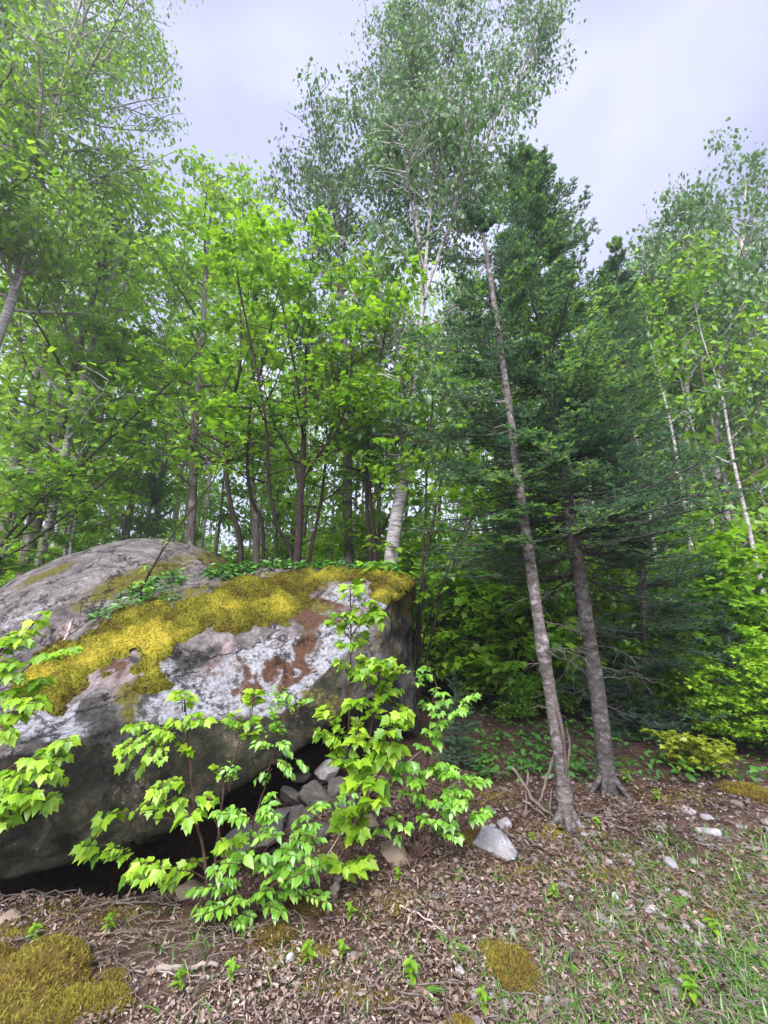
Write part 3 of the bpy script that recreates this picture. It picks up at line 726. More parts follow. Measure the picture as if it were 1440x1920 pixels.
def broadleaf(stems, kw, r):
    """stems: list of (points, radii). Returns (bark MB, leaf MB) in world space."""
    bark, crown = MB(), MB()
    P0, Dd, LL, AZ, R0 = [], [], [], [], []
    for pts, rad in stems:
        n = 26
        sp = spline(pts, n); rd = np.interp(np.linspace(0, 1, n), np.linspace(0, 1, len(rad)), rad)
        sp = sp + np.cumsum(r.normal(size=(n, 3)), 0) * kw.get('wob', 0.004)
        tubes(bark, sp[None], rd[None], kw.get('sides', 8))
        seglen = np.linalg.norm(np.diff(sp, axis=0), axis=1).sum()
        nb = kw['nb']
        t = np.sort(r.uniform(kw['t0'], 1.0, nb) ** kw.get('tpow', 1.0)) if kw.get('rand', True) else np.linspace(kw['t0'], 1, nb)
        t = kw['t0'] + (t - t.min()) / (t.max() - t.min()) * (1 - kw['t0'])
        p, tg = sample(sp[None], t[None]); p = p[0]
        az = np.cumsum(np.full(nb, 2.4)) + r.uniform(-0.6, 0.6, nb) + r.uniform(0, 6)
        s = (t - kw['t0']) / (1 - kw['t0'])
        L = kw['L'](s) * r.uniform(0.7, 1.25, nb)
        el = kw['el'](s) + r.normal(size=nb) * 0.18
        Dd.append(np.stack([np.cos(az) * np.cos(el), np.sin(az) * np.cos(el), np.sin(el)], -1))
        P0.append(p); LL.append(L); R0.append(np.minimum(np.interp(t, np.linspace(0, 1, n), rd) * 0.55, 0.012 + 0.012 * L))
    p0 = np.vstack(P0); d = np.vstack(Dd); L = np.concatenate(LL); r0 = np.concatenate(R0)
    up = np.array([0, 0, 1.0])
    br = curves(p0, d, L, up * kw.get('lift', 0.15) * np.ones((len(L), 1)), 8, 0.10, r)
    tubes(bark, br, r0[:, None] * np.linspace(1, 0.3, 8)[None], 4)
    # side shoots
    ns = kw['ns']; B = len(L)
    s = r.uniform(0.2, 1.0, (B, ns)); q, tg = sample(br, s)
    sd = nz(np.cross(tg, up) + 1e-4) * r.choice([-1, 1], (B, ns))[..., None]
    sdir = nz(tg * 0.55 + sd * r.uniform(0.4, 1.1, (B, ns))[..., None] + r.normal(size=(B, ns, 3)) * 0.22 + up * kw.get('subup', 0.1))
    sL = (L[:, None] * (0.52 - 0.30 * s) * r.uniform(0.6, 1.3, (B, ns))).ravel()
    q = q.reshape(-1, 3); sdir = sdir.reshape(-1, 3)
    sub = curves(q, sdir, sL, up * kw.get('sublift', -0.1) * np.ones((len(sL), 1)), 5, 0.12, r)
    tubes(bark, sub, (np.repeat(r0, ns) * 0.38)[:, None] * np.linspace(1, 0.35, 5)[None] + 0.0012, 3)
    # leaves along shoots and outer branches
    nl = kw['nl']; Bs = len(sL)
    s = r.uniform(0.12, 1.02, (Bs, nl)); lp, lt = sample(sub, s)
    lp = lp.reshape(-1, 3); lt = lt.reshape(-1, 3); N = len(lp)
    spread = kw.get('spread', 0.10)
    off = r.normal(size=(N, 3)) * np.array([1, 1, kw.get('vspread', 0.7)]) * spread
    lp = lp + off
    size = kw['leaf'] * r.uniform(0.6, 1.25, N)
    st = kw['style']
    az = r.uniform(0, 6.28, N); hz = np.stack([np.cos(az), np.sin(az), 0 * az], -1)
    if st == 'flat':
        ax = lt * 0.5 + hz * 0.8 - up * r.uniform(0.0, 0.5, N)[:, None]
        nr = up + r.normal(size=(N, 3)) * 0.30
    elif st == 'droop':
        ax = -up * 0.85 + hz * 0.55 + r.normal(size=(N, 3)) * 0.25
        nr = hz + r.normal(size=(N, 3)) * 0.4
    else:
        ax = lt * 0.3 + hz * 0.8 - up * r.uniform(0.0, 0.9, N)[:, None]
        nr = up + r.normal(size=(N, 3)) * 0.6
    clump = wave(lp, kw.get('clump', 1.6))
    keep = clump + r.normal(size=N) * 0.35 > kw.get('gap', -0.6)
    tint = np.clip(0.5 + 0.22 * clump + r.normal(size=N) * 0.20, 0, 1)
    leaves(crown, kw['tmpl'], lp[keep], ax[keep], nr[keep], size[keep], tint[keep])
    return bark, crown

def make_tree(name, label, cat, stems, kw, bark_m, leaf_m, seed, group=None):
    r = np.random.default_rng(seed)
    base = np.array(stems[0][0][0])
    bark, crown = broadleaf(stems, kw, r)
    root = empty(name, base, label, cat, group)
    bark.build('trunk', bark_m, root, origin=base)
    crown.build('crown', leaf_m, root, origin=base)
    return root

def foot(pts, rad):
    """carry a trunk down to the ground with a flare"""
    p = pts[0].copy(); gz = float(ground_z(p[0], p[1]))
    if p[2] > gz + 0.05:
        n = np.array([p[0] + (p[0] - pts[1][0]) * 0.4, p[1], gz - 0.05])
        return np.vstack([n[None], pts]), np.concatenate([[rad[0] * 1.25], rad])
    q = pts.copy(); q[0, 2] = gz - 0.04
    return q, rad

BIRCH = dict(nb=46, t0=0.30, ns=11, nl=10, leaf=0.115, style='droop', tmpl=OVAL_FAR, lift=0.18, sublift=-0.28, spread=0.13,
             L=lambda s: 0.35 + 1.55 * np.sin(np.pi * np.clip(s * 0.85 + 0.12, 0, 1)) ** 0.8, el=lambda s: 0.45 + 0.45 * s, gap=-0.75, clump=1.3)
# the white birch standing behind the boulder
y = 5.1
W, Rd = px_line([(734, 1085), (742, 985), (760, 880), (770, 800), (782, 700), (797, 560), (806, 430), (822, 300), (838, 150), (850, 0), (858, -140)], y, [33, 30, 26, 18, 12, 9, 7, 6, 5, 3, 2])
br2 = px_line([(797, 560), (818, 500), (845, 430), (885, 350), (945, 210), (1000, 90), (1040, -20)], y - 0.05, [6, 6, 6, 5, 4, 3, 2])
br3 = px_line([(797, 560), (780, 420), (768, 270), (764, 160), (768, 80)], y + 0.3, [10, 9, 7, 5, 2])
kw = dict(BIRCH, nb=48, t0=0.27, ns=15, nl=19, leaf=0.088, gap=-0.3, clump=2.4, spread=0.11, L=lambda s: 0.4 + 1.05 * np.sin(np.pi * np.clip(s * 0.7 + 0.2, 0, 1)), wob=0.006)
make_tree('birch_tree', 'white barked birch with a crooked trunk standing behind the mossy boulder', 'tree', [foot(W, Rd * 0.85), br2, br3], kw, M['birch_bark'], M['birch_leaf'], 11)
# second birch, behind to the left
W, Rd = px_line([(654, 1065), (651, 950), (652, 840), (645, 650), (637, 540), (630, 420), (626, 330)], 6.6, [19, 18, 17, 13, 10, 6, 2])
kw = dict(BIRCH, nb=46, t0=0.42, leaf=0.105, ns=13, nl=18, gap=-0.35, clump=2.0, L=lambda s: 0.5 + 1.3 * np.sin(np.pi * np.clip(s * 0.75 + 0.1, 0, 1)))
make_tree('birch_tree', 'straight grey trunked birch with a rounded crown left of the white birch', 'tree', [foot(W, Rd)], kw, M['grey_bark'], M['birch_leaf'], 12)
# tall birch at the left edge
W, Rd = px_line([(-40, 760), (-8, 640), (22, 550), (55, 420), (82, 280), (108, 180), (140, 80), (165, -30), (185, -140)], 5.0, [16, 15, 14, 13, 11, 9, 7, 5, 3])
kw = dict(BIRCH, nb=90, t0=0.30, ns=14, nl=18, leaf=0.098, gap=-0.4, clump=2.0, L=lambda s: 1.0 + 1.1 * np.sin(np.pi * np.clip(s * 0.8 + 0.1, 0, 1)))
make_tree('birch_tree', 'tall white birch trunk at the left edge with a high full crown', 'tree', [foot(W, Rd)], kw, M['birch_bark'], M['wood_leaf'], 13)
W, Rd = px_line([(-120, 900), (-100, 600), (-85, 350), (-75, 150), (-65, 0), (-60, -160)], 4.3, [22, 20, 16, 13, 10, 6])
make_tree('grey_tree', 'leafy crown hanging into the top left corner from a trunk outside', 'tree', [foot(W, Rd)], dict(BIRCH, style='mix', nb=56, t0=0.42, ns=11, nl=13, leaf=0.13, L=lambda s: 0.7 + 0.7 * np.sin(np.pi * np.clip(s * 0.8 + 0.1, 0, 1))), M['grey_bark'], M['wood_leaf'], 18)
# birches on the right skyline
W, Rd = px_line([(1400, 1180), (1362, 960), (1342, 870), (1345, 740), (1370, 600), (1392, 470), (1402, 340)], 8.0, [22, 19, 17, 14, 12, 8, 3])
kw = dict(BIRCH, nb=44, t0=0.45, nl=14, leaf=0.13, L=lambda s: 0.7 + 1.2 * np.sin(np.pi * np.clip(s * 0.8 + 0.1, 0, 1)))
make_tree('birch_tree', 'pale trunked birch rising at the right edge against the sky', 'tree', [foot(W, Rd)], kw, M['birch_bark'], M['birch_leaf'], 14)
W, Rd = px_line([(1325, 1240), (1296, 1030), (1290, 900), (1284, 720), (1278, 560), (1275, 435)], 7.2, [13, 11, 10, 9, 7, 3])
kw = dict(BIRCH, nb=40, t0=0.40, nl=14, leaf=0.125, L=lambda s: 0.6 + 0.9 * np.sin(np.pi * np.clip(s * 0.8 + 0.1, 0, 1)))
make_tree('birch_tree', 'thin leaning birch with peeling bark right of the two firs', 'tree', [foot(W, Rd)], kw, M['birch_bark'], M['birch_leaf'], 15)
W, Rd = px_line([(1262, 1060), (1250, 920), (1242, 780), (1240, 600), (1238, 490)], 9.5, [12, 11, 10, 8, 3])
kw = dict(BIRCH, nb=30, t0=0.40, leaf=0.17, L=lambda s: 0.6 + 0.9 * np.sin(np.pi * np.clip(s * 0.8 + 0.1, 0, 1)))
make_tree('birch_tree', 'slim pale birch deep behind the fir foliage', 'tree', [foot(W, Rd)], kw, M['birch_bark'], M['wood_leaf'], 16)

# ---- understory maples with many dark stems
MAPLEK = dict(nb=15, t0=0.42, ns=8, nl=9, leaf=0.088, style='flat', tmpl=MAPLE_FAR, lift=0.0, sublift=-0.08, subup=0.0, spread=0.07, vspread=0.35,
              L=lambda s: 0.95 - 0.45 * s, el=lambda s: 0.25 + 0.25 * s, gap=-0.45, clump=2.0, sides=6)
def maple(label, stems_px, y, seed, kw=MAPLEK, name='maple_tree', leaf='under_leaf'):
    st = []
    for i, (pts, wd) in enumerate(stems_px):
        wd = [q * 0.78 for q in wd]
        W, Rd = px_line(pts, y, wd, lean=(-0.16 if i % 2 else 0.14) * (i > 0))
        st.append(foot(W, Rd) if i == 0 or pts[0][1] > 1000 else (W, Rd))
    return make_tree(name, label, 'tree', st, kw, M['maple_bark'], M[leaf], seed)
maple('dark many stemmed maple fanning out from the back of the boulder', [
    ([(556, 1062), (561, 960), (566, 870), (570, 760), (574, 640), (580, 520), (590, 430)], [20, 16, 14, 9, 7, 5, 3]),
    ([(548, 1058), (520, 985), (505, 900), (500, 800), (480, 680), (455, 560), (440, 470)], [10, 9, 8, 7, 6, 4, 2]),
    ([(562, 900), (540, 840), (500, 790), (450, 755), (410, 700)], [8, 7, 6, 5, 3]),
    ([(566, 900), (600, 850), (640, 790), (660, 700), (672, 600)], [8, 6, 5, 4, 3]),
    ([(565, 880), (568, 800), (552, 700), (532, 600), (515, 500), (505, 430)], [8, 7, 6, 5, 4, 2])], 5.0, 21)
maple('slender dark maple stems between the fanned maple and white birch', [
    ([(697, 1066), (690, 960), (688, 850), (686, 740), (678, 640), (672, 540)], [12, 11, 9, 8, 6, 3]),
    ([(704, 1066), (698, 960), (692, 860), (700, 760), (720, 650), (735, 560)], [10, 8, 7, 6, 5, 3]),
    ([(580, 1056), (600, 960), (612, 870), (625, 780), (650, 690)], [9, 8, 7, 6, 4])], 5.3, 22)
maple('crooked speckled maple stem left of the fanned maple', [
    ([(452, 1040), (434, 950), (424, 860), (432, 770), (452, 680), (450, 560), (440, 480)], [13, 12, 10, 9, 7, 5, 3]),
    ([(492, 1010), (470, 940), (462, 860), (470, 760), (500, 660), (520, 560)], [9, 8, 7, 6, 5, 3])], 5.5, 23)
maple('low leaning maple stems crossing behind the grey dome at the left', [
    ([(-40, 1070), (40, 1000), (130, 900), (230, 800), (320, 720), (390, 640)], [7, 6, 6, 5, 4, 2]),
    ([(-30, 1085), (70, 1010), (180, 920), (280, 830)], [6, 5, 4, 2]),
    ([(-20, 1060), (60, 950), (150, 860), (200, 740), (230, 620)], [7, 6, 5, 4, 2])], 5.9, 24, dict(MAPLEK, nb=26, ns=9, nl=9, t0=0.18))
maple('thin dark saplings bunched beside the right end of the boulder', [
    ([(778, 1290), (785, 1180), (800, 1050), (822, 920), (850, 800), (880, 700)], [10, 8, 7, 6, 5, 3]),
    ([(770, 1290), (782, 1150), (792, 980), (800, 850), (812, 720)], [8, 7, 6, 5, 3]),
    ([(782, 1290), (815, 1150), (850, 1040), (900, 930), (940, 850)], [7, 6, 5, 4, 2]),
    ([(775, 1290), (800, 1180), (830, 1100), (870, 1000), (920, 940)], [6, 5, 4, 3, 2])], 4.6, 25, dict(MAPLEK, nb=9, t0=0.45, ns=6, nl=7, L=lambda s: 0.7 - 0.3 * s))
# grey trunked trees seen between
GREYK = dict(nb=29, t0=0.32, ns=9, nl=12, leaf=0.135, style='mix', tmpl=OVAL_FAR, lift=0.1, sublift=-0.15, spread=0.15, L=lambda s: 0.5 + 1.25 * np.sin(np.pi * np.clip(s * 0.8 + 0.12, 0, 1)),
             el=lambda s: 0.35 + 0.4 * s, gap=-0.6, clump=1.5, sides=7)
for i, (pts, wd, yy, lab) in enumerate([
    ([(357, 1020), (363, 900), (368, 780), (378, 640), (388, 480), (402, 345)], [17, 15, 13, 10, 7, 3], 7.0, 'straight grey trunk standing above the dome of bare rock'),
    ([(10, 990), (30, 860), (60, 740), (85, 640), (110, 500), (130, 380)], [16, 15, 14, 12, 9, 5], 7.5, 'grey trunk leaning in at the far left behind the dome'),
    ([(60, 1010), (92, 900), (118, 780), (150, 640), (190, 500), (230, 360)], [20, 18, 16, 12, 9, 4], 7.0, 'stout grey trunk left of the small dark fir'),
    ([(78, 1040), (105, 940), (130, 820), (160, 700), (200, 560), (250, 420)], [15, 14, 12, 10, 7, 4], 6.5, 'half white trunk leaning right at the left of the wood'),
    ([(480, 1040), (474, 930), (470, 820), (466, 640), (462, 480), (455, 370)], [14, 13, 11, 9, 6, 3], 8.0, 'slim grey trunk between the crooked maple and the fanned maple'),
    ([(945, 1130), (938, 980), (930, 860), (925, 760), (930, 640)], [12, 11, 10, 8, 4], 8.5, 'slim grey trunk seen just left of the pale leaning fir'),
    ]):
    W, Rd = px_line(pts, yy, wd)
    make_tree('grey_tree', lab, 'tree', [foot(W, Rd)], GREYK, M['birch_bark'] if i == 3 else M['grey_bark'], M['wood_leaf'], 40 + i)

# ---- firs
def fir(stem, kw, r):
    pts, rad = stem
    bark, dead, crown = MB(), [], MB()
    n = 40
    sp = spline(pts, n); rd = np.interp(np.linspace(0, 1, n), np.linspace(0, 1, len(rad)), rad)
    rd = rd * (1 + 0.07 * r.normal(size=n)); rd[:3] *= np.array([1.18, 1.06, 1.02])
    tubes(bark, sp[None], rd[None], 14)
    up = np.array([0, 0, 1.0])
    # short roots at the base
    for k in range(5):
        a = k * 1.3 + r.uniform(0, .6); d = np.array([math.cos(a), math.sin(a), 0])
        p = sp[1]; g = np.array([p + d * rd[1] * 0.5, p + d * rd[1] * 1.5 - up * 0.06, p + d * (rd[1] * 1.3 + 0.09) - up * (p[2] - sp[0][2] + 0.03)])
        tubes(bark, spline(g, 6)[None], np.linspace(0.03, 0.008, 6)[None], 5)
    t = []
    x = kw['t0']
    while x < 0.985:
        t += [x + r.uniform(-0.006, 0.006) for _ in range(kw['per'])]; x += kw['step'] * (1 - 0.25 * x)
    t = np.clip(np.array(t), 0, 0.995); t = t[r.uniform(size=len(t)) > 0.30 * np.clip((t - 0.6) / 0.3, 0, 1)]; t = np.append(t, [0.985, 0.99, 0.99]); B = len(t)
    p = sample(sp[None], t[None])[0][0]
    s = (t - kw['t0']) / (1 - kw['t0'])
    az = r.uniform(0, 6.28, B)
    if kw.get('bias') is not None:
        ba, bs = kw['bias']; az = np.where(r.uniform(size=B) < bs, ba + r.normal(size=B) * 0.9, az)
    L = kw['L'](s) * r.uniform(0.45, 1.25, B)
    L = L * (1 - kw.get('shy', 0) * np.clip(-np.sin(az), 0, 1) ** 0.7)
    ok = (L > 0.17) | (s > 0.82); t, p, s, az, L, B = t[ok], p[ok], s[ok], az[ok], L[ok], int(ok.sum())
    el = -0.15 + 0.85 * s ** 1.6 + r.normal(size=B) * 0.12; el[-3:] = 1.25
    d = np.stack([np.cos(az) * np.cos(el), np.sin(az) * np.cos(el), np.sin(el)], -1)
    lim = curves(p, d, L, up * (0.10 + 0.15 * s)[:, None] * np.ones((B, 3)), 8, 0.05, r)
    tubes(bark, lim, (0.004 + 0.008 * L)[:, None] * np.linspace(1, 0.25, 8)[None], 4)
    # flat sprays: side twigs, then twiglets
    m = kw['m']
    q = np.concatenate([np.linspace(0.22, 0.97, m)] * 2); q = np.broadcast_to(q, (B, 2 * m)) + r.uniform(-.02, .02, (B, 2 * m))
    side = np.concatenate([np.ones(m), -np.ones(m)])
    o, tg = sample(lim, q)
    lat = nz(np.cross(tg, up)) * side[None, :, None]
    td = nz(tg * 0.75 + lat * 0.75 + up * r.normal(size=o.shape[:2])[..., None] * 0.28 + r.normal(size=o.shape) * 0.12)
    tl = (L[:, None] * (0.46 - 0.34 * q) * r.uniform(0.7, 1.2, q.shape)).ravel()
    o = o.reshape(-1, 3); td = td.reshape(-1, 3); K = len(tl)
    tw = curves(o, td, tl, up * 0.06 * np.ones((K, 1)), 4, 0.08, r)
    tubes(bark, tw, np.broadcast_to(np.array([0.0028, 0.0024, 0.002, 0.0014]), (K, 4)), 3)
    h = kw['h']
    q2 = np.tile(np.linspace(0.25, 0.9, h), 2); q2 = np.broadcast_to(q2, (K, 2 * h)) + r.uniform(-.05, .05, (K, 2 * h))
    s2 = np.concatenate([np.ones(h), -np.ones(h)])
    o2, t2 = sample(tw, q2)
    l2 = nz(np.cross(t2, up)) * s2[None, :, None]
    d2 = nz(t2 * 0.8 + l2 * 0.7 + r.normal(size=o2.shape) * 0.15)
    L2 = np.clip(tl[:, None] * (0.6 - 0.4 * q2), 0.03, 0.2) * r.uniform(0.7, 1.2, q2.shape)
    A = np.concatenate([o2.reshape(-1, 3), o]); Dv = np.concatenate([d2.reshape(-1, 3), td]); LL = np.concatenate([L2.ravel(), tl])
    tip = np.concatenate([np.zeros(L2.size), np.zeros(K)])
    # needles
    nn = kw['nn']; T = len(A)
    f = r.uniform(0.02, 1.0, (T, nn))
    base = A[:, None] + Dv[:, None] * (f * LL[:, None])[..., None]
    sidev = nz(np.cross(Dv, up) + 1e-5)
    sg = r.choice([-1, 1], (T, nn))[..., None]
    nd = nz(Dv[:, None] * 0.55 + sidev[:, None] * sg * r.uniform(0.4, 1.0, (T, nn))[..., None] + up * r.uniform(-0.15, 0.55, (T, nn))[..., None])
    hs = (A[:, 2] - sp[0][2]) / (sp[-1][2] - sp[0][2])
    nlg = kw['needle'] * (r.uniform(0.7, 1.2, (T, nn)) * (1 - 0.4 * np.clip(hs, 0, 1))[:, None])[..., None]
    wd = nz(np.cross(nd, up) + 1e-5) * nlg * kw.get('nw', 0.16)
    v = np.stack([base - wd, base + wd, base + nd * nlg], 2).reshape(-1, 3)
    bq = np.clip(0.30 + 0.5 * wave(A, 2.2), 0, 1)
    fresh = np.repeat((r.uniform(size=T) < kw.get('fresh', 0.12) * 3.0 * bq ** 1.5).astype(float), nn) * (f.ravel() > 0.4)
    tint = np.clip(np.repeat(0.12 + 0.5 * bq, nn) + 0.16 * r.normal(size=T * nn), 0, 0.66) * (1 - fresh) + fresh * r.uniform(0.8, 1.0, T * nn)
    crown.add(v, np.arange(len(v)).reshape(-1, 3), tint)
    # dead lower twigs
    nd_ = kw.get('dead', 0)
    if nd_:
        td_ = r.uniform(kw['d0'], kw['d1'], nd_); p = sample(sp[None], td_[None])[0][0]
        az = r.uniform(0, 6.28, nd_)
        d = np.stack([np.cos(az), np.sin(az), r.uniform(-0.35, 0.3, nd_)], -1)
        L = kw['dl'] * r.uniform(0.3, 1.3, nd_)
        b = curves(p, d, L, -up * 0.22 * np.ones((nd_, 1)), 9, 0.22, r)
        k = 6; o, tg = sample(b, r.uniform(0.25, 0.95, (nd_, k)))
        d = nz(tg + r.normal(size=o.shape) * 0.5).reshape(-1, 3)
        L = np.repeat(L, k) * r.uniform(0.2, 0.5, nd_ * k)
        b2 = curves(o.reshape(-1, 3), d, L, -up * 0.2 * np.ones((nd_ * k, 1)), 5, 0.25, r)
        for i in range(nd_):
            q = MB(); tubes(q, b[i:i + 1], np.linspace(0.0042, 0.001, 9)[None], 4)
            tubes(q, b2[i * k:i * k + k], np.linspace(0.0026, 0.0008, 5)[None] * np.ones((k, 1)), 3)
            dead.append(q)
    return bark, dead, crown

def make_fir(name, label, stem, kw, bark_m, seed, group=None):
    r = np.random.default_rng(seed)
    b, d, c = fir(stem, kw, r); base = np.array(stem[0][0])
    root = empty(name, base, label, 'tree', group)
    b.build('trunk', bark_m, root, origin=base)
    for q in d: q.build('dead_branch', M['dark_twig'], root, origin=base)
    c.build('crown', M['needle'], root, smooth=False, origin=base)
    return root

FIRK = dict(t0=0.30, per=6, step=0.034, m=9, h=2, nn=13, needle=0.030, nw=0.20, L=lambda s: 0.95 * (1 - s) ** 0.75 + 0.06, fresh=0.22, dead=24, d0=0.10, d1=0.34, dl=0.42)
b1p = G(1062, 1548); b2p = G(1142, 1492)
W, Rd = px_line([(1064, 1548), (1048, 1400), (1012, 1180), (986, 1000), (963, 830), (941, 670), (922, 540), (908, 450), (900, 395)], b1p[1], [29, 25, 22, 18, 15, 12, 9, 6, 3])
f1 = make_fir('fir_tree', 'leaning fir with a pale scabby trunk and a torn bark strip', (W, Rd),
         dict(FIRK, t0=0.36, per=4, step=0.045, shy=0.8, L=lambda s: 0.85 * (1 - s) ** 0.7 + 0.05, dead=14, d0=0.10, d1=0.36, dl=0.28, bias=(math.pi, 0.45)), M['fir_bark'], 61)
W, Rd = px_line([(1142, 1492), (1120, 1300), (1086, 1080), (1062, 930), (1044, 800), (1024, 650), (1006, 500), (992, 380), (984, 285)], b2p[1], [32, 30, 27, 23, 18, 14, 10, 6, 3])
f2 = make_fir('fir_tree', 'dense dark fir with a grey trunk behind the pale leaning fir', (W, Rd),
         dict(FIRK, t0=0.25, per=12, step=0.033, shy=0.25, L=lambda s: 1.12 * (1 - s) ** 0.75 + 0.05, dead=26, d0=0.10, d1=0.32, dl=0.42), M['fir_bark_dark'], 62)
# the torn strip on the pale trunk
st = px_line([(1062, 1452), (1058, 1400), (1052, 1360), (1042, 1325)], b1p[1] - 0.052, [3, 8, 7, 2])
mb = MB(); tubes(mb, spline(st[0], 14)[None], np.interp(np.linspace(0, 1, 14), np.linspace(0, 1, 4), st[1])[None] * (1 + 0.2 * rng.normal(size=14)), 6)
st = px_line([(1064, 1440), (1068, 1395), (1062, 1365)], b1p[1] - 0.07, [4, 6, 2])
tubes(mb, spline(st[0], 8)[None], np.interp(np.linspace(0, 1, 8), np.linspace(0, 1, 3), st[1])[None], 5)
mb.build('bark_strip', M['peel'], f1, origin=np.array(f1.location))
W, Rd = px_line([(1222, 1330), (1206, 1100), (1190, 900), (1174, 720), (1162, 580), (1152, 445)], 4.8, [16, 14, 12, 9, 6, 3])
make_fir('fir_tree', 'spreading fir behind the dark one with low boughs to the right', foot(W, Rd),
         dict(FIRK, t0=0.06, per=9, step=0.036, L=lambda s: 0.95 * (1 - s) ** 0.8 + 0.05, dead=6, d0=0.03, d1=0.12, dl=0.5), M['fir_bark_dark'], 63)

# young firs: one is modelled, the rest are copies
YK = dict(t0=0.05, per=6, step=0.075, m=7, h=2, nn=12, needle=0.034, nw=0.15, L=lambda s: 0.62 * (1 - s) ** 0.8 + 0.04, fresh=0.10, dead=0)
yf = make_fir('young_fir', 'small dark fir standing beyond the dome of bare rock', (np.array([(0, 0, -0.02), (0.02, 0, 0.9), (0, 0.01, 1.9)]), np.array([0.03, 0.02, 0.004])), YK, M['fir_bark_dark'], 64)
p = G(245, 1120, 0.2); yf.location = (-0.60 * 6.9, 6.9, float(ground_z(-4.1, 6.9))); yf.scale = (1.35, 1.35, 2.0)
for (u, yy, sc, lab) in [(1345, 4.3, 0.62, 'light tipped young fir at the right between leafy shrubs'), (1420, 4.9, 0.75, 'young fir touching the right edge beside the shrubs'),
                         (905, 6.2, 0.75, 'dark young fir in the gap beside the boulder'), (1000, 7.0, 0.9, 'dark young fir seen between the two fir trunks'),
                         (1090, 6.0, 0.7, 'young fir low behind the dark fir trunk'), (1200, 5.4, 0.8, 'bushy young fir right of the dark trunk'),
                         (845, 3.55, 0.36, 'knee high fir beside the rock pile under the boulder'), (1280, 6.6, 1.0, 'taller young fir deeper in at the right')]:
    x = (u - 720) / FPX * yy * 0.985
    copy_tree(yf, (x, yy, float(ground_z(x, yy))), rng.uniform(0, 6), sc, lab, 'young firs')

# ---- the wood behind: four kinds modelled once, then copied
def proto(name, seed, h, kw, bark_m, leaf_m):
    r = np.random.default_rng(seed)
    z = np.linspace(0, h, 7)
    pts = np.stack([np.cumsum(r.normal(size=7) * 0.07), np.cumsum(r.normal(size=7) * 0.07), z - 0.05], -1); pts[:, :2] -= pts[0, :2]
    rad = np.interp(z / h, [0, 0.1, 1], [0.085, 0.065, 0.008])
    b, c = broadleaf([(pts, rad)], kw, r)
    root = empty(name, (0, 0, 0), None, 'tree')
    b.build('trunk', bark_m, root, origin=np.zeros(3)); c.build('crown', leaf_m, root, origin=np.zeros(3))
    return root
WK = dict(nb=22, t0=0.28, ns=7, nl=9, leaf=0.20, style='mix', tmpl=OVAL_FAR, lift=0.1, sublift=-0.15, spread=0.17, sides=6,
          L=lambda s: 0.55 + 1.2 * np.sin(np.pi * np.clip(s * 0.8 + 0.12, 0, 1)), el=lambda s: 0.3 + 0.4 * s, gap=-0.55, clump=1.4)
protos = [proto('woodland_tree', 71, 9.0, WK, M['grey_bark'], M['wood_leaf']),
          proto('woodland_tree', 72, 9.5, dict(WK, t0=0.32, style='flat', vspread=0.4), M['grey_bark'], M['under_leaf']),
          proto('woodland_birch', 73, 10.0, dict(WK, t0=0.42, style='droop', leaf=0.17), M['birch_bark'], M['wood_leaf']),
          proto('woodland_tree', 74, 8.0, dict(WK, t0=0.12, style='flat', vspread=0.4), M['maple_bark'], M['under_leaf'])]
SKY = np.array([(-400, 350), (0, 330), (300, 350), (400, 350), (470, 395), (520, 430), (700, 430), (900, 520), (1100, 600), (1240, 520), (1330, 480), (1440, 440), (1900, 430)], float)
def zone(x, y):
    u = 720 + FPX * x / (y * CP)
    if u < 330: return 'left of the bare rock dome'
    if u < 560: return 'above the bare rock dome'
    if u < 800: return 'behind the white birch'
    if u < 1060: return 'in the gap right of the boulder'
    return 'right of the firs'
used_p = set()
cnt = 0
r = np.random.default_rng(99)
placed = []
for k in range(4000):
    if cnt >= 72: break
    yy = 6.8 + 24 * r.uniform() ** 1.25
    x = r.uniform(-1, 1) * (yy * 1.02 + 1.0)
    if any((x - a) ** 2 + (yy - b) ** 2 < (0.55 + 0.025 * yy) ** 2 for a, b in placed): continue
    if yy < 8 and x < -1.2 and x > -5.2: continue
    if yy < 11 and 0.05 < x / yy < 0.50: continue
    u = 720 + FPX * x / (yy * CP)
    top = np.interp(u, SKY[:, 0], SKY[:, 1]) + r.uniform(0, 190)
    ht = P(720, top, yy)[2] - float(ground_z(x, yy))
    i = int(r.choice(4, p=[0.36, 0.26, 0.16, 0.22]))
    base_h = [9.0, 9.5, 10.0, 8.0][i]
    ht = min(ht, 15.5); sc = ht / base_h
    far = 'far' if yy > 15 else 'near'
    kind = ['bushy green tree', 'layered bright green tree', 'pale trunked birch', 'low branched maple'][i]
    g = f'{kind}s {zone(x, yy)}, ' + ('deep in the wood' if yy > 15 else 'at its front')
    lab = f'{kind} {zone(x, yy)}, ' + ('deep in the wood' if yy > 15 else 'at its front')
    loc = (x, yy, float(ground_z(x, yy)))
    sxy = 0.55 * sc + 0.35
    if i not in used_p:
        o = protos[i]; used_p.add(i); o.location = loc; o.scale = (sxy, sxy, sc); o.rotation_euler[2] = r.uniform(0, 6.28); o['label'] = lab; o['group'] = g
    else:
        o = copy_tree(protos[i], loc, r.uniform(0, 6.28), (sxy, sxy, sc), lab, g)
    o['category'] = 'tree'
    placed.append((x, yy)); cnt += 1

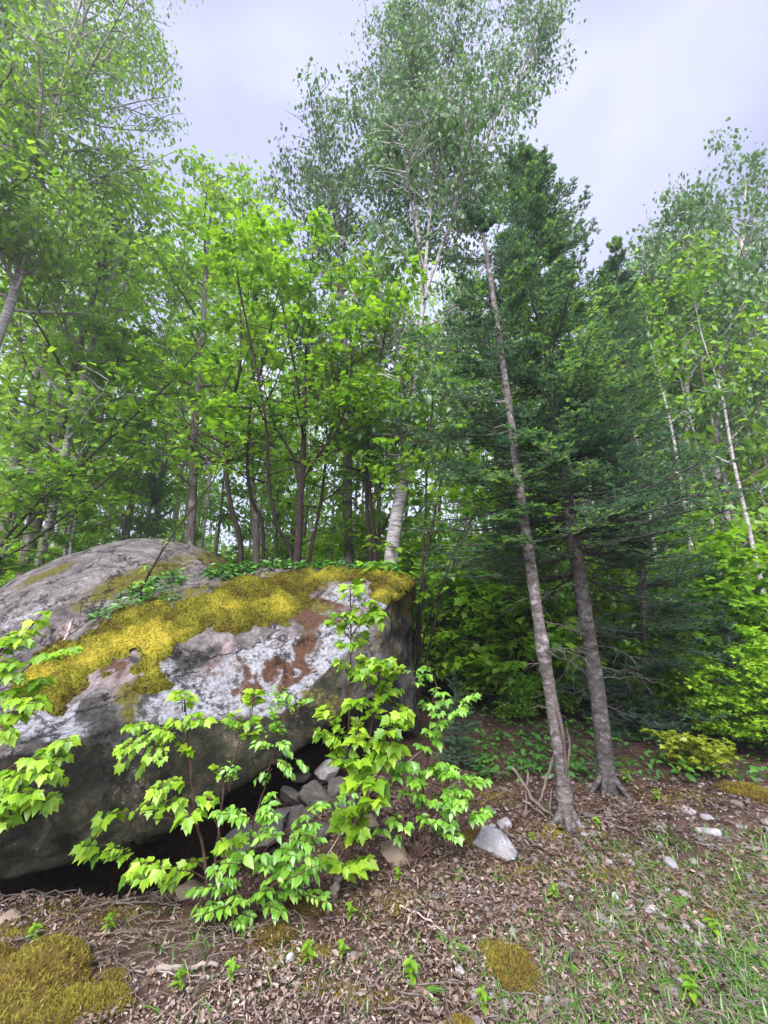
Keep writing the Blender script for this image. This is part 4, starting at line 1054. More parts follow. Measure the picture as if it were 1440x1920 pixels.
# thin pole stemmed trees seen between the others
pk = dict(WK, nb=14, t0=0.5, ns=6, nl=8, leaf=0.16, L=lambda s: 0.7 - 0.3 * s, sides=5)
poles = [proto('pole_tree', 75, 8.0, pk, M['grey_bark'], M['wood_leaf']), proto('pole_tree', 76, 7.5, pk, M['birch_bark'], M['under_leaf'])]
used_q = set(); cnt = 0
for k in range(3000):
    if cnt >= 70: break
    yy = 6.3 + 8 * r.uniform() ** 1.2
    x = r.uniform(-0.95, 1.0) * yy
    if yy < 7.6 and -5.2 < x < -1.0: continue
    if any((x - a) ** 2 + (yy - b) ** 2 < 0.3 ** 2 for a, b in placed): continue
    i = int(r.uniform() < 0.35); kind = ['thin grey pole stemmed tree', 'thin pale pole stemmed tree'][i]
    lab = f'{kind} {zone(x, yy)}'; g = f'{kind}s {zone(x, yy)}'
    loc = (x, yy, float(ground_z(x, yy))); sc = (0.75, 0.75, r.uniform(0.7, 1.05))
    if i not in used_q:
        o = poles[i]; used_q.add(i); o.location = loc; o.scale = sc; o['label'] = lab; o['group'] = g
    else:
        o = copy_tree(poles[i], loc, r.uniform(0, 6.28), sc, lab, g)
    placed.append((x, yy)); cnt += 1

for u, yy, sc, lab in [(1256, 6.4, 0.95, 'pale thin trunk seen among leaves just right of the spreading fir'), (1312, 6.0, 0.9, 'pale thin trunk right of the leaning peeling birch'), (1372, 6.8, 1.0, 'pale thin trunk standing before the skyline birch'), (1425, 6.2, 0.95, 'pale thin trunk close to the right edge of the wood'), (902, 7.0, 0.9, 'pale thin trunk in the dark gap between boulder and firs')]:
    x = (u - 720) / FPX * yy * CP
    copy_tree(poles[1], (x, yy, float(ground_z(x, yy))), r.uniform(0, 6), (0.62, 0.62, sc), lab, 'pale trunks at the wood edge')

# ---- leafy undergrowth saplings
def sapling_proto(seed, style, leaf, mat, n=7, h=1.5, tm=MAPLE_FAR):
    r = np.random.default_rng(seed)
    st = []
    for k in range(n):
        a = r.uniform(0, 6.28); l = h * r.uniform(0.6, 1.1); sp_ = r.uniform(0.1, 0.5)
        st.append((np.array([(0.03 * math.cos(a), 0.03 * math.sin(a), -0.03), (0.4 * sp_ * math.cos(a), 0.4 * sp_ * math.sin(a), 0.5 * l), (sp_ * math.cos(a), sp_ * math.sin(a), l)]), np.array([0.010, 0.007, 0.003])))
    kw = dict(nb=7, t0=0.28, ns=5, nl=9, leaf=leaf * 0.74, style=style, tmpl=tm, lift=0.05, sublift=-0.05, spread=0.05, vspread=0.4, L=lambda s: 0.42 - 0.2 * s, el=lambda s: 0.3 + 0.3 * s, gap=-0.9, sides=4)
    b, c = broadleaf(st, kw, r)
    root = empty('sapling', (0, 0, 0), None, 'sapling')
    b.build('stem', M['maple_bark'], root, origin=np.zeros(3)); c.build('foliage', mat, root, origin=np.zeros(3))
    return root
saps = [sapling_proto(81, 'flat', 0.10, M['under_leaf']), sapling_proto(82, 'flat', 0.09, M['maple_leaf'], 6, 1.2), sapling_proto(83, 'mix', 0.09, M['under_leaf'], 8, 0.8, OVAL_FAR)]
used_s = set(); cnt = 0; placed2 = []
for k in range(4000):
    if cnt >= 130: break
    yy = 4.9 + 13 * r.uniform() ** 1.4
    x = r.uniform(-1, 1) * (yy * 1.0 + 0.3)
    if x < 0.75 and yy < 5.4: continue
    if x < -0.6 and yy < 7.3: continue
    if abs(x - 0.9) < 0.55 and yy < 5.6: continue
    if any((x - a) ** 2 + (yy - b) ** 2 < 0.5 ** 2 for a, b in placed2): continue
    i = int(r.choice(3, p=[0.45, 0.35, 0.2]))
    kind = ['maple sapling', 'small leaved sapling', 'low bushy shrub'][i]
    lab = f'green {kind} {zone(x, yy)}, ' + ('far under the trees' if yy > 9 else 'at the wood edge')
    g = f'green {kind}s {zone(x, yy)}, ' + ('far under the trees' if yy > 9 else 'at the wood edge')
    sc = r.uniform(0.7, 1.5) * (1 + 0.04 * yy)
    loc = (x, yy, float(ground_z(x, yy)))
    if i not in used_s:
        o = saps[i]; used_s.add(i); o.location = loc; o.scale = (sc,) * 3; o['label'] = lab; o['group'] = g
    else:
        o = copy_tree(saps[i], loc, r.uniform(0, 6.28), sc, lab, g)
    placed2.append((x, yy)); cnt += 1
# leafy shrubs at the right edge, nearer
for u, yy, sc, i, lab in [(1400, 4.2, 0.75, 1, 'fresh green shrub at the right edge above the gravel'), (1300, 4.4, 0.6, 2, 'dark leafy shrub right of the fir trunks'), (1440, 3.7, 0.6, 0, 'bright maple sapling at the far right edge'),
                          (1180, 4.9, 0.65, 2, 'dark low shrub behind the grey fir trunk'), (1010, 5.2, 0.55, 2, 'low shrub between the two fir trunks'), (940, 5.0, 0.5, 2, 'low green shrub in the gap left of the firs'), (1370, 5.4, 0.9, 0, 'maple sapling behind the light tipped young fir'),
                          (1290, 3.9, 0.55, 1, 'pale green maple sapling between the firs and the right edge'), (1365, 3.75, 0.62, 1, 'arching light green sapling over the yellow green seedling'), (1440, 4.6, 1.1, 0, 'tall leafy sapling at the right edge under the birch'), (1240, 4.7, 0.6, 1, 'light green sapling right of the spreading fir trunk'),
                          (870, 5.6, 0.55, 0, 'maple seedling in the shade right of the boulder')]:
    x = (u - 720) / FPX * yy * 1.02
    copy_tree(saps[i], (x, yy, float(ground_z(x, yy))), rng.uniform(0, 6), sc, lab, 'shrubs at the wood edge')
# small yellow-green maple on the bank
ys = sapling_proto(84, 'flat', 0.10, M['yellow_leaf'], 5, 0.55); p = G(1300, 1450)
ys.location = (p[0], p[1], float(ground_z(p[0], p[1]))); ys.scale = (0.50, 0.50, 0.42)
tag(ys, 'yellow green maple seedling low on the bank below the young firs', 'sapling')

# ---- the far wood that closes the view
r = np.random.default_rng(5)
n = 90000
yy = r.uniform(26, 46, n); x = r.uniform(-1, 1, n) * (yy * 1.15 + 4)
zz = ground_z(x, yy) + r.uniform(0, 1, n) ** 1.1 * (7.0 + 1.5 * wave(np.stack([x, yy * 0, 0 * x], -1), 0.25))
lp = np.stack([x, yy, zz], -1)
keep = wave(lp, 0.55) + r.normal(size=n) * 0.3 > -0.25
lp = lp[keep]; n = len(lp)
az = r.uniform(0, 6.28, n)
mb = MB(); leaves(mb, OVAL_FAR, lp, np.stack([np.cos(az), np.sin(az), r.uniform(-1, 0.2, n)], -1), np.array([0, 0, 1.0]) + r.normal(size=(n, 3)) * 0.7, 0.42 * r.uniform(0.6, 1.3, n), np.clip(0.5 + 0.3 * r.normal(size=n), 0, 1))
nt = 260
tx = r.uniform(-1, 1, nt) * 46; ty = r.uniform(26, 45, nt); tzz = ground_z(tx, ty)
tp_ = np.stack([np.stack([tx, ty, tzz - 0.1], -1), np.stack([tx + r.normal(size=nt) * .3, ty, tzz + 5], -1), np.stack([tx + r.normal(size=nt) * .5, ty, tzz + 10], -1)], 1)
tubes(mb, tp_, np.array([0.13, 0.09, 0.03])[None] * r.uniform(0.6, 1.3, nt)[:, None], 5, mat=1)
fw = mb.build('far_wood', [M['wood_leaf'], M['grey_bark']])
tag(fw, 'far depth of the green wood seen as one mass', 'woods', kind='stuff')
# ------------------------------------------------------------------ leafy saplings in front of the boulder
UPV = np.array([0, 0, 1.0]); CAMV = np.array([0, -1.0, 0.25])
class Plant:
    def __init__(s, seed):
        s.bark, s.leaf, s.r = MB(), MB(), np.random.default_rng(seed)
    def stem(s, pts, w0, w1, n=16):
        W = np.array([P(u, v, y) for u, v, y in pts])
        sp = spline(W, n); ww = np.linspace(w0, w1, n)
        rad = np.array([a / 2 / FPX * depth(p) for a, p in zip(ww, sp)])
        sp[1:-1] += s.r.normal(size=(n - 2, 3)) * 0.002
        tubes(s.bark, sp[None], rad[None], 6)
        return sp
    def spray(s, u0, v0, y0, u1, v1, y1, n, px, kind='maple', t0=0.35, sag=0.3, w=2.6):
        """twig with pairs of leaves and one at its tip; px = leaf length in photo pixels"""
        r = s.r
        a, b = P(u0, v0, y0), P(u1, v1, y1)
        mid = (a + b) / 2 + UPV * np.linalg.norm(b - a) * 0.10
        sp = spline([a, mid, b], 10)
        tubes(s.bark, sp[None], (np.linspace(w, w * 0.4, 10) / 2 / FPX * depth(b))[None], 5)
        size = (0.50 if kind == 'oval' else 0.53) * px / FPX * depth(b)
        pos, ax, nr, sz = [], [], [], []
        n = int(round(n * 2.6 + 0.2))
        for i in range(n):
            t = t0 + (1 - t0) * (i + 0.3) / n
            p, tg = sample(sp[None], np.array([[t]])); p, tg = p[0, 0], tg[0, 0]
            lat = nz(np.cross(tg, UPV) + 1e-6)
            for sg in ((-1, 1) if kind == 'maple' or True else (1,)):
                if kind == 'oval' and (i + (sg > 0)) % 2 and r.uniform() < 0.35: continue
                if r.uniform() < 0.10: continue
                x = nz(tg * r.uniform(0.3, 0.9) + lat * sg * r.uniform(0.5, 1.0) - UPV * (r.uniform(0.1, 0.75) if kind == 'maple' else r.uniform(0.0, 0.45)) + r.normal(size=3) * 0.12)
                pet = size * (0.45 if kind == 'maple' else 0.12) * r.uniform(0.6, 1.3)
                q = p + nz(tg * 0.6 + lat * sg + UPV * 0.1) * pet
                tubes(s.bark, np.stack([p, (p + q) / 2 + UPV * pet * .12, q])[None], np.full((1, 3), 0.0011), 3)
                pos.append(q); ax.append(x); nr.append(UPV * 0.9 + CAMV * r.uniform(0.1, 0.7) + r.normal(size=3) * 0.25); sz.append(size * r.uniform(0.65, 1.15))
        p, tg = sp[-1], nz(sp[-1] - sp[-2])
        for k in range(1 if kind == 'oval' else 2):
            pos.append(p); ax.append(nz(tg - UPV * r.uniform(0.3, 0.9) + r.normal(size=3) * 0.3)); nr.append(UPV + CAMV * 0.5 + r.normal(size=3) * 0.2); sz.append(size * r.uniform(0.7, 1.1))
        pos, ax, nr, sz = map(np.array, (pos, ax, nr, sz))
        var = MAPLES if kind == 'maple' else OVALS
        kd = r.integers(0, len(var), len(pos)); tn = np.clip(0.55 + 0.28 * r.normal(size=len(pos)), 0, 1)
        for i, T in enumerate(var):
            if (kd == i).any(): leaves(s.leaf, T, pos[kd == i], ax[kd == i], nr[kd == i], sz[kd == i] * r.uniform(0.8, 1.15, (kd == i).sum()), tn[kd == i])
    def twins(s, lst, y, kind, px_k, share=0.6):
        for (u0, v0, u1, v1, n, px) in lst:
            if s.r.uniform() > share: continue
            du, dv = s.r.normal() * 15, s.r.normal() * 13
            s.spray(u0 + du * .3, v0 + dv * .3, y, u1 + du, v1 + dv, y - s.r.uniform(-0.08, 0.16), max(1, n - 1), px * px_k * 0.9, kind, w=1.6)
    def done(s, name, label, cat, base, mat, bark='sapling_bark'):
        root = empty(name, base, label, cat)
        s.bark.build('stem', M[bark], root, origin=base)
        s.leaf.build('foliage', mat, root, origin=base)
        return root

# red stemmed maple in front of the boulder
a = Plant(201); y = 1.98
base = G(388, 1692)
a.stem([(390, 1700, y), (384, 1610, y), (372, 1555, y), (363, 1500, y), (358, 1440, y), (352, 1380, y), (346, 1315, y)], 7, 2)
a.stem([(402, 1690, y), (405, 1600, y + .03), (416, 1500, y + .05), (420, 1475, y + .05), (440, 1420, y), (455, 1370, y)], 6, 2)
a.stem([(378, 1575, y), (362, 1545, y - .03), (330, 1535, y - .06), (290, 1537, y - .1)], 4, 2)
LS_a = [(346, 1335, 345, 1306, 2, 34), (354, 1405, 300, 1366, 3, 30), (300, 1366, 238, 1362, 3, 30), (352, 1375, 325, 1352, 2, 28), (352, 1375, 385, 1350, 3, 30), (455, 1385, 432, 1352, 3, 32), (455, 1375, 470, 1352, 2, 32),
           (470, 1352, 478, 1300, 3, 28), (358, 1430, 350, 1405, 3, 26), (300, 1370, 262, 1395, 2, 28), (270, 1385, 232, 1405, 3, 28), (262, 1395, 228, 1432, 2, 27), (290, 1400, 262, 1445, 2, 28), (300, 1400, 280, 1420, 2, 26),
           (360, 1470, 312, 1468, 2, 32), (312, 1468, 295, 1488, 2, 32), (363, 1490, 335, 1508, 2, 32), (363, 1495, 398, 1502, 3, 26), (366, 1520, 352, 1535, 1, 40), (330, 1535, 250, 1523, 1, 30), (250, 1523, 196, 1540, 2, 44),
           (388, 1650, 330, 1632, 2, 34), (330, 1640, 262, 1622, 3, 36), (300, 1632, 320, 1650, 2, 34), (262, 1622, 205, 1600, 3, 28), (205, 1600, 160, 1596, 2, 36), (420, 1480, 405, 1440, 2, 24), (430, 1600, 428, 1575, 2, 36), (300, 1640, 240, 1640, 2, 34)]
a.twins(LS_a, y, 'maple', 1.05, 0.9)
for S_ in LS_a:
    u0, v0, u1, v1, n, px = S_
    a.spray(u0, v0, y, u1, v1, y - a.r.uniform(0.0, 0.14), n, px * 1.12)
a.done('maple_sapling', 'red stemmed maple sapling with drooping bright leaves in front of the boulder', 'sapling', base, M['maple_leaf'])

# tall maple with large leaves at the right half of the boulder
b = Plant(202); y = 2.12
base = G(640, 1665)
b.stem([(640, 1680, y), (646, 1600, y), (650, 1500, y), (652, 1400, y), (657, 1300, y), (659, 1200, y), (657, 1110, y)], 6, 2)
b.stem([(640, 1670, y), (662, 1580, y), (680, 1480, y), (690, 1400, y), (705, 1310, y), (712, 1260, y)], 6, 2)
b.stem([(645, 1600, y), (700, 1480, y - .05), (730, 1400, y - .08), (745, 1340, y - .1)], 5, 2)
LS_b = [(657, 1135, 657, 1098, 2, 40), (658, 1160, 690, 1130, 2, 38), (658, 1200, 622, 1165, 2, 40), (658, 1190, 655, 1150, 2, 34), (658, 1195, 700, 1150, 3, 40), (690, 1165, 712, 1150, 2, 36), (659, 1215, 645, 1208, 1, 30), (659, 1215, 668, 1205, 1, 36),
           (700, 1290, 688, 1235, 2, 40), (705, 1290, 722, 1238, 2, 36), (658, 1275, 648, 1252, 2, 30), (658, 1280, 668, 1254, 1, 30), (690, 1300, 682, 1262, 1, 36), (705, 1320, 748, 1250, 3, 28), (690, 1350, 712, 1288, 2, 32), (700, 1340, 730, 1300, 2, 30),
           (652, 1400, 606, 1330, 2, 40), (652, 1410, 600, 1372, 3, 36), (655, 1345, 668, 1315, 2, 38), (690, 1370, 700, 1335, 2, 40), (652, 1420, 625, 1385, 2, 32), (680, 1410, 672, 1360, 2, 36), (685, 1410, 668, 1390, 2, 34), (740, 1350, 755, 1335, 2, 40), (735, 1380, 740, 1345, 1, 42), (730, 1400, 728, 1372, 2, 44),
           (650, 1450, 640, 1425, 1, 44), (655, 1450, 668, 1428, 1, 40), (690, 1440, 700, 1412, 2, 46), (700, 1430, 722, 1415, 1, 46), (720, 1420, 742, 1400, 1, 48), (650, 1500, 680, 1452, 2, 54), (690, 1480, 705, 1465, 1, 56), (655, 1560, 676, 1510, 2, 48), (690, 1520, 704, 1500, 1, 48), (650, 1580, 645, 1540, 1, 44), (655, 1600, 672, 1548, 1, 50),
           (645, 1640, 612, 1608, 1, 40), (645, 1660, 638, 1618, 1, 44), (650, 1660, 668, 1625, 1, 46)]
b.twins(LS_b, y, 'maple', 1.0, 0.9)
for S_ in LS_b:
    u0, v0, u1, v1, n, px = S_
    b.spray(u0, v0, y, u1, v1, y - b.r.uniform(0.0, 0.15), n, px * 1.06, w=2.2)
b.done('maple_sapling', 'tall maple sapling with broad lobed leaves rising over the right half of the boulder', 'sapling', base, M['maple_leaf'])

# oval leaved beech shrub, arching
c = Plant(203); y = 1.90
base = G(470, 1720)
for st in [[(450, 1715, y), (480, 1620, y), (520, 1570, y), (560, 1540, y), (620, 1505, y), (665, 1490, y)], [(445, 1715, y), (470, 1620, y), (475, 1540, y), (490, 1500, y), (505, 1440, y), (520, 1390, y)],
           [(450, 1715, y), (430, 1640, y), (410, 1560, y), (400, 1530, y)], [(455, 1715, y), (510, 1660, y - .08), (560, 1640, y - .12), (600, 1620, y - .15)], [(450, 1715, y), (430, 1730, y - .12), (430, 1760, y - .22)],
           [(455, 1715, y), (480, 1670, y), (450, 1610, y), (400, 1620, y)]]:
    c.stem(st, 4, 1.4)
LS_c = [(560, 1540, 610, 1508, 3, 26), (610, 1508, 662, 1488, 3, 26), (540, 1560, 575, 1530, 3, 28), (520, 1575, 590, 1552, 4, 30), (560, 1550, 545, 1580, 3, 30), (530, 1580, 585, 1585, 3, 32), (500, 1600, 560, 1600, 3, 36),
           (475, 1545, 405, 1520, 4, 30), (478, 1540, 440, 1535, 3, 30), (480, 1540, 505, 1508, 4, 28), (480, 1560, 515, 1530, 4, 28), (478, 1580, 500, 1560, 3, 28), (470, 1600, 470, 1560, 2, 28),
           (470, 1630, 398, 1625, 4, 36), (470, 1620, 455, 1605, 3, 46), (480, 1630, 500, 1612, 3, 34), (500, 1640, 520, 1620, 3, 32), (510, 1660, 545, 1630, 3, 40), (520, 1660, 568, 1640, 4, 42), (560, 1640, 585, 1625, 2, 28),
           (450, 1680, 362, 1668, 3, 26), (450, 1670, 420, 1650, 4, 24), (470, 1690, 500, 1670, 4, 32), (480, 1700, 520, 1690, 4, 34), (500, 1690, 560, 1668, 4, 28), (520, 1690, 610, 1680, 4, 26),
           (450, 1710, 375, 1718, 4, 32), (440, 1720, 420, 1700, 3, 30), (440, 1730, 438, 1760, 4, 38), (450, 1740, 468, 1748, 3, 30), (440, 1720, 470, 1720, 4, 28), (430, 1740, 425, 1775, 2, 36), (470, 1700, 450, 1690, 3, 28),
           (505, 1440, 480, 1465, 2, 22), (510, 1430, 545, 1450, 4, 24), (515, 1410, 490, 1390, 3, 24), (520, 1395, 520, 1360, 3, 28), (520, 1400, 545, 1410, 3, 26), (518, 1400, 510, 1330, 3, 24), (545, 1420, 575, 1440, 3, 22), (430, 1480, 440, 1440, 2, 24), (560, 1340, 575, 1310, 2, 26), (540, 1360, 535, 1300, 3, 24)]
c.twins(LS_c, y, 'oval', 1.15, 0.9)
c.twins(LS_c, y, 'oval', 1.05, 0.6)
for S_ in LS_c:
    u0, v0, u1, v1, n, px = S_
    c.spray(u0, v0, y, u1, v1, y - c.r.uniform(0.0, 0.12), n, px * 1.15, 'oval', w=2)
c.done('beech_sapling', 'bushy sapling of smooth oval leaves spreading low between the two maples', 'sapling', base, M['beech_leaf'])

# mixed sprig bush right of the boulder
d = Plant(204); y = 2.25
base = G(790, 1600)
for st in [[(785, 1605, y), (790, 1520, y), (800, 1430, y), (810, 1360, y), (820, 1290, y), (800, 1240, y)], [(785, 1605, y), (820, 1500, y), (860, 1450, y), (895, 1450, y)], [(780, 1605, y), (770, 1520, y), (745, 1460, y), (735, 1430, y)],
           [(800, 1420, y), (830, 1370, y), (860, 1330, y - .06), (888, 1305, y - .1)], [(790, 1605, y), (850, 1560, y), (905, 1530, y)], [(790, 1600, y), (830, 1540, y), (850, 1500, y)]]:
    d.stem(st, 4, 1.5)
LS_d = [(830, 1370, 868, 1325, 4, 26), (860, 1335, 890, 1303, 3, 24), (812, 1360, 835, 1355, 3, 28), (810, 1380, 808, 1370, 2, 28), (815, 1320, 830, 1298, 3, 26), (812, 1340, 800, 1320, 2, 28), (805, 1380, 825, 1395, 3, 26), (800, 1290, 795, 1265, 2, 22), (810, 1270, 800, 1250, 2, 20), (806, 1420, 795, 1400, 2, 26),
           (745, 1450, 762, 1432, 2, 40), (750, 1460, 745, 1440, 2, 34), (780, 1460, 790, 1450, 2, 34), (770, 1470, 775, 1460, 3, 30), (800, 1460, 812, 1440, 3, 32), (830, 1470, 820, 1455, 3, 30), (840, 1470, 845, 1450, 3, 30), (860, 1465, 872, 1455, 3, 30), (870, 1475, 895, 1462, 3, 28), (830, 1490, 850, 1480, 3, 28), (860, 1490, 870, 1485, 3, 26),
           (800, 1500, 780, 1490, 3, 28), (800, 1510, 795, 1500, 2, 28), (820, 1510, 830, 1505, 3, 26), (835, 1520, 850, 1515, 3, 26), (780, 1540, 790, 1530, 3, 28), (800, 1550, 800, 1540, 3, 26), (830, 1550, 845, 1545, 4, 26), (870, 1545, 908, 1524, 3, 32), (740, 1560, 735, 1540, 2, 34), (750, 1550, 760, 1550, 2, 28), (720, 1570, 715, 1555, 3, 30), (820, 1570, 860, 1570, 3, 24), (850, 1510, 866, 1500, 2, 26)]
d.twins(LS_d, y, 'oval', 1.1, 0.9)
d.twins(LS_d, y, 'maple', 1.0, 0.35)
for S_ in LS_d:
    u0, v0, u1, v1, n, px = S_
    d.spray(u0, v0, y, u1, v1, y - d.r.uniform(0.0, 0.16), n, px * 1.05, 'oval' if d.r.uniform() < 0.6 else 'maple', w=1.8)
d.done('leafy_bush', 'bush of arching light green sprigs at the right foot of the boulder', 'shrub', base, M['beech_leaf'])

# maple reaching in at the left edge, rooted outside the picture
e = Plant(205); y = 1.75
base = G(-160, 1700)
e.stem([(-150, 1710, y), (-120, 1560, y), (-80, 1400, y), (-40, 1280, y), (0, 1230, y)], 10, 3)
e.stem([(-120, 1560, y), (-60, 1500, y), (0, 1450, y), (60, 1420, y)], 6, 2.5)
LS_e = [(-20, 1240, 55, 1180, 3, 38), (55, 1180, 70, 1165, 2, 32), (0, 1230, 50, 1200, 2, 34), (-30, 1260, 20, 1245, 3, 36), (-20, 1300, 30, 1262, 2, 34), (20, 1280, 120, 1222, 3, 32), (80, 1245, 140, 1215, 2, 32), (-20, 1330, 40, 1290, 3, 38), (40, 1290, 75, 1275, 3, 36), (0, 1330, 50, 1310, 3, 40), (40, 1310, 70, 1320, 3, 34), (-20, 1350, 40, 1340, 3, 38), (-30, 1370, 20, 1380, 3, 36), (-20, 1250, 30, 1195, 2, 38),
           (60, 1425, 110, 1395, 3, 34), (110, 1395, 128, 1392, 2, 32), (30, 1440, 80, 1425, 2, 38), (0, 1460, 50, 1450, 3, 46), (-10, 1470, 30, 1480, 3, 42), (40, 1450, 95, 1450, 3, 38), (-40, 1520, 20, 1510, 3, 40), (0, 1510, 60, 1490, 3, 40), (60, 1500, 85, 1505, 2, 44), (-40, 1540, 10, 1540, 3, 36), (-60, 1300, 10, 1210, 2, 36)]
e.twins(LS_e, y, 'maple', 1.0, 0.6)
for S_ in LS_e:
    u0, v0, u1, v1, n, px = S_
    e.spray(u0, v0, y, u1, v1, y - e.r.uniform(0.0, 0.14), n, px * 1.1)
e.done('maple_sapling', 'maple sapling leaning in from the left edge over the boulder', 'sapling', base, M['maple_leaf'])
# small dark leafed vine like seedlings standing on the boulder itself
g = Plant(206); y = 3.55
g.stem([(262, 1128, y), (266, 1105, y), (280, 1075, y), (300, 1040, y), (340, 980, y), (400, 900, y), (440, 840, y)], 5, 1.5)
for S_ in [(266, 1110, 262, 1090, 3, 24), (280, 1080, 272, 1060, 2, 22), (300, 1040, 310, 1010, 2, 20), (400, 900, 410, 870, 2, 22), (264, 1120, 280, 1100, 3, 22)]:
    u0, v0, u1, v1, n, px = S_
    g.spray(u0, v0, y, u1, v1, y - 0.1, n, px, 'oval', w=1.5)
g.done('seedling', 'thin bent seedling growing from the moss on top of the boulder', 'seedling', P(262, 1128, y), M['under_leaf'], 'maple_bark')
# ------------------------------------------------------------------ stones, wood, moss and litter on the ground
def ico(sub):
    t = (1 + 5 ** .5) / 2
    v = [(-1, t, 0), (1, t, 0), (-1, -t, 0), (1, -t, 0), (0, -1, t), (0, 1, t), (0, -1, -t), (0, 1, -t), (t, 0, -1), (t, 0, 1), (-t, 0, -1), (-t, 0, 1)]
    f = [(0, 11, 5), (0, 5, 1), (0, 1, 7), (0, 7, 10), (0, 10, 11), (1, 5, 9), (5, 11, 4), (11, 10, 2), (10, 7, 6), (7, 1, 8), (3, 9, 4), (3, 4, 2), (3, 2, 6), (3, 6, 8), (3, 8, 9), (4, 9, 5), (2, 4, 11), (6, 2, 10), (8, 6, 7), (9, 8, 1)]
    v = [np.array(x) / np.linalg.norm(x) for x in v]
    for _ in range(sub):
        c, nf = {}, []
        def md(a, b):
            k = (min(a, b), max(a, b))
            if k not in c:
                m = v[a] + v[b]; v.append(m / np.linalg.norm(m)); c[k] = len(v) - 1
            return c[k]
        for a, b, d in f:
            x, y_, z = md(a, b), md(b, d), md(d, a)
            nf += [(a, x, z), (b, y_, x), (d, z, y_), (x, y_, z)]
        f = nf
    return np.array(v), np.array(f)
IV4, IF4 = ico(4); IV1, IF1 = ico(1)

def rock_shape(seed, dims, flats=13, rough=0.06):
    r = np.random.default_rng(seed)
    V = IV4.copy()
    for k in range(flats):                       # break the ball with planar faces
        n = nz(r.normal(size=3)); h = r.uniform(0.50, 0.80)
        over = V @ n - h
        V = V - np.clip(over, 0, None)[:, None] * n * 0.93
    V = V * (1 + rough * fbm(V + seed, 2.2, 4)[:, None]) + 0.02 * fbm(V * 3 + seed, 2.5, 3)[:, None] * V
    return V * np.array(dims)

def stone(u, v, w_px, asp, label, mat, seed, name='stone', z=None, y=None, sink=0.35, tilt=0.0, rz=0.0, dscale=1.0):
    """stone whose middle shows at pixel (u, v); width in pixels, asp = height/width in space"""
    p = G(u, v, 0.03) if y is None else P(u, v, y)
    if y is None: p[2] = float(ground_z(p[0], p[1]))
    wd = w_px / 2 / FPX * depth(p)
    wd *= 1.15
    V = rock_shape(seed, (wd, wd * dscale, wd * asp))
    ct, st_ = math.cos(tilt), math.sin(tilt)
    V = np.stack([V[:, 0] * ct - V[:, 2] * st_, V[:, 1], V[:, 0] * st_ + V[:, 2] * ct], -1)
    c, s = math.cos(rz), math.sin(rz)
    V = np.stack([V[:, 0] * c - V[:, 1] * s, V[:, 0] * s + V[:, 1] * c, V[:, 2]], -1)
    if y is None: p[2] += wd * asp * (1 - 2 * sink) * 0.7
    mb = MB(); mb.add(V, IF4)
    o = mb.build(name, M[mat]); o.location = p
    return tag(o, label, 'stone')

stone(925, 1585, 110, 0.34, 'big flat pale speckled stone left of the leaning fir', 'stone_pale', 301, rz=-0.75, dscale=0.55, sink=0.15)
stone(944, 1545, 26, 0.8, 'round grey stone standing behind the flat pale stone', 'stone_pale', 302, sink=0.15)
stone(922, 1557, 26, 0.4, 'small flat stone touching the far end of the flat pale stone', 'stone_pale', 303)
stone(1330, 1560, 46, 0.30, 'long white stone on the bank at the right', 'stone_pale', 304, rz=-0.4, dscale=0.4, sink=0.1)
stone(1325, 1528, 24, 0.55, 'small grey stone above the long white stone', 'stone_pale', 305)
stone(1258, 1611, 24, 0.9, 'upright pointed grey stone right of the firs', 'stone_pale', 306, sink=0.2)
stone(1216, 1684, 26, 0.4, 'flat pale stone below the pointed grey stone', 'stone_pale', 307)
stone(1152, 1668, 16, 0.8, 'small white pebble left of the flat pale stone', 'stone_white', 308)
stone(1140, 1712, 30, 0.35, 'flat pinkish stone in the thin grass', 'stone_pale', 309)
stone(1072, 1627, 18, 0.5, 'small stone below the root of the leaning fir', 'stone_pale', 310)
stone(1390, 1545, 16, 0.6, 'small grey stone right of the long white stone', 'stone_pale', 311)
stone(948, 1853, 20, 0.55, 'grey green stone tucked against the golden moss clump', 'stone_grey', 312, sink=0.15)
stone(888, 1872, 34, 0.3, 'flat lilac grey stone left of the golden moss clump', 'stone_pale', 313)
stone(1020, 1855, 14, 0.6, 'little pale stone right of the golden moss clump', 'stone_pale', 314)
stone(545, 1790, 16, 1.1, 'small pale upright stone in the leaves below the saplings', 'stone_white', 315, sink=0.1)
stone(742, 1592, 58, 0.62, 'rounded tan stone under the leafy bush', 'stone_brown', 316, sink=0.15)
stone(705, 1655, 22, 0.5, 'little brown stone in front of the rounded tan stone', 'stone_brown', 317)
stone(358, 1650, 60, 0.45, 'brownish stone at the foot of the red stemmed maple', 'stone_brown', 318, sink=0.2)
stone(960, 1730, 18, 0.6, 'small white stone among the dead leaves', 'stone_white', 319)
stone(20, 1702, 40, 0.5, 'pinkish brown stone half under the boulder at the left edge', 'stone_brown', 320)
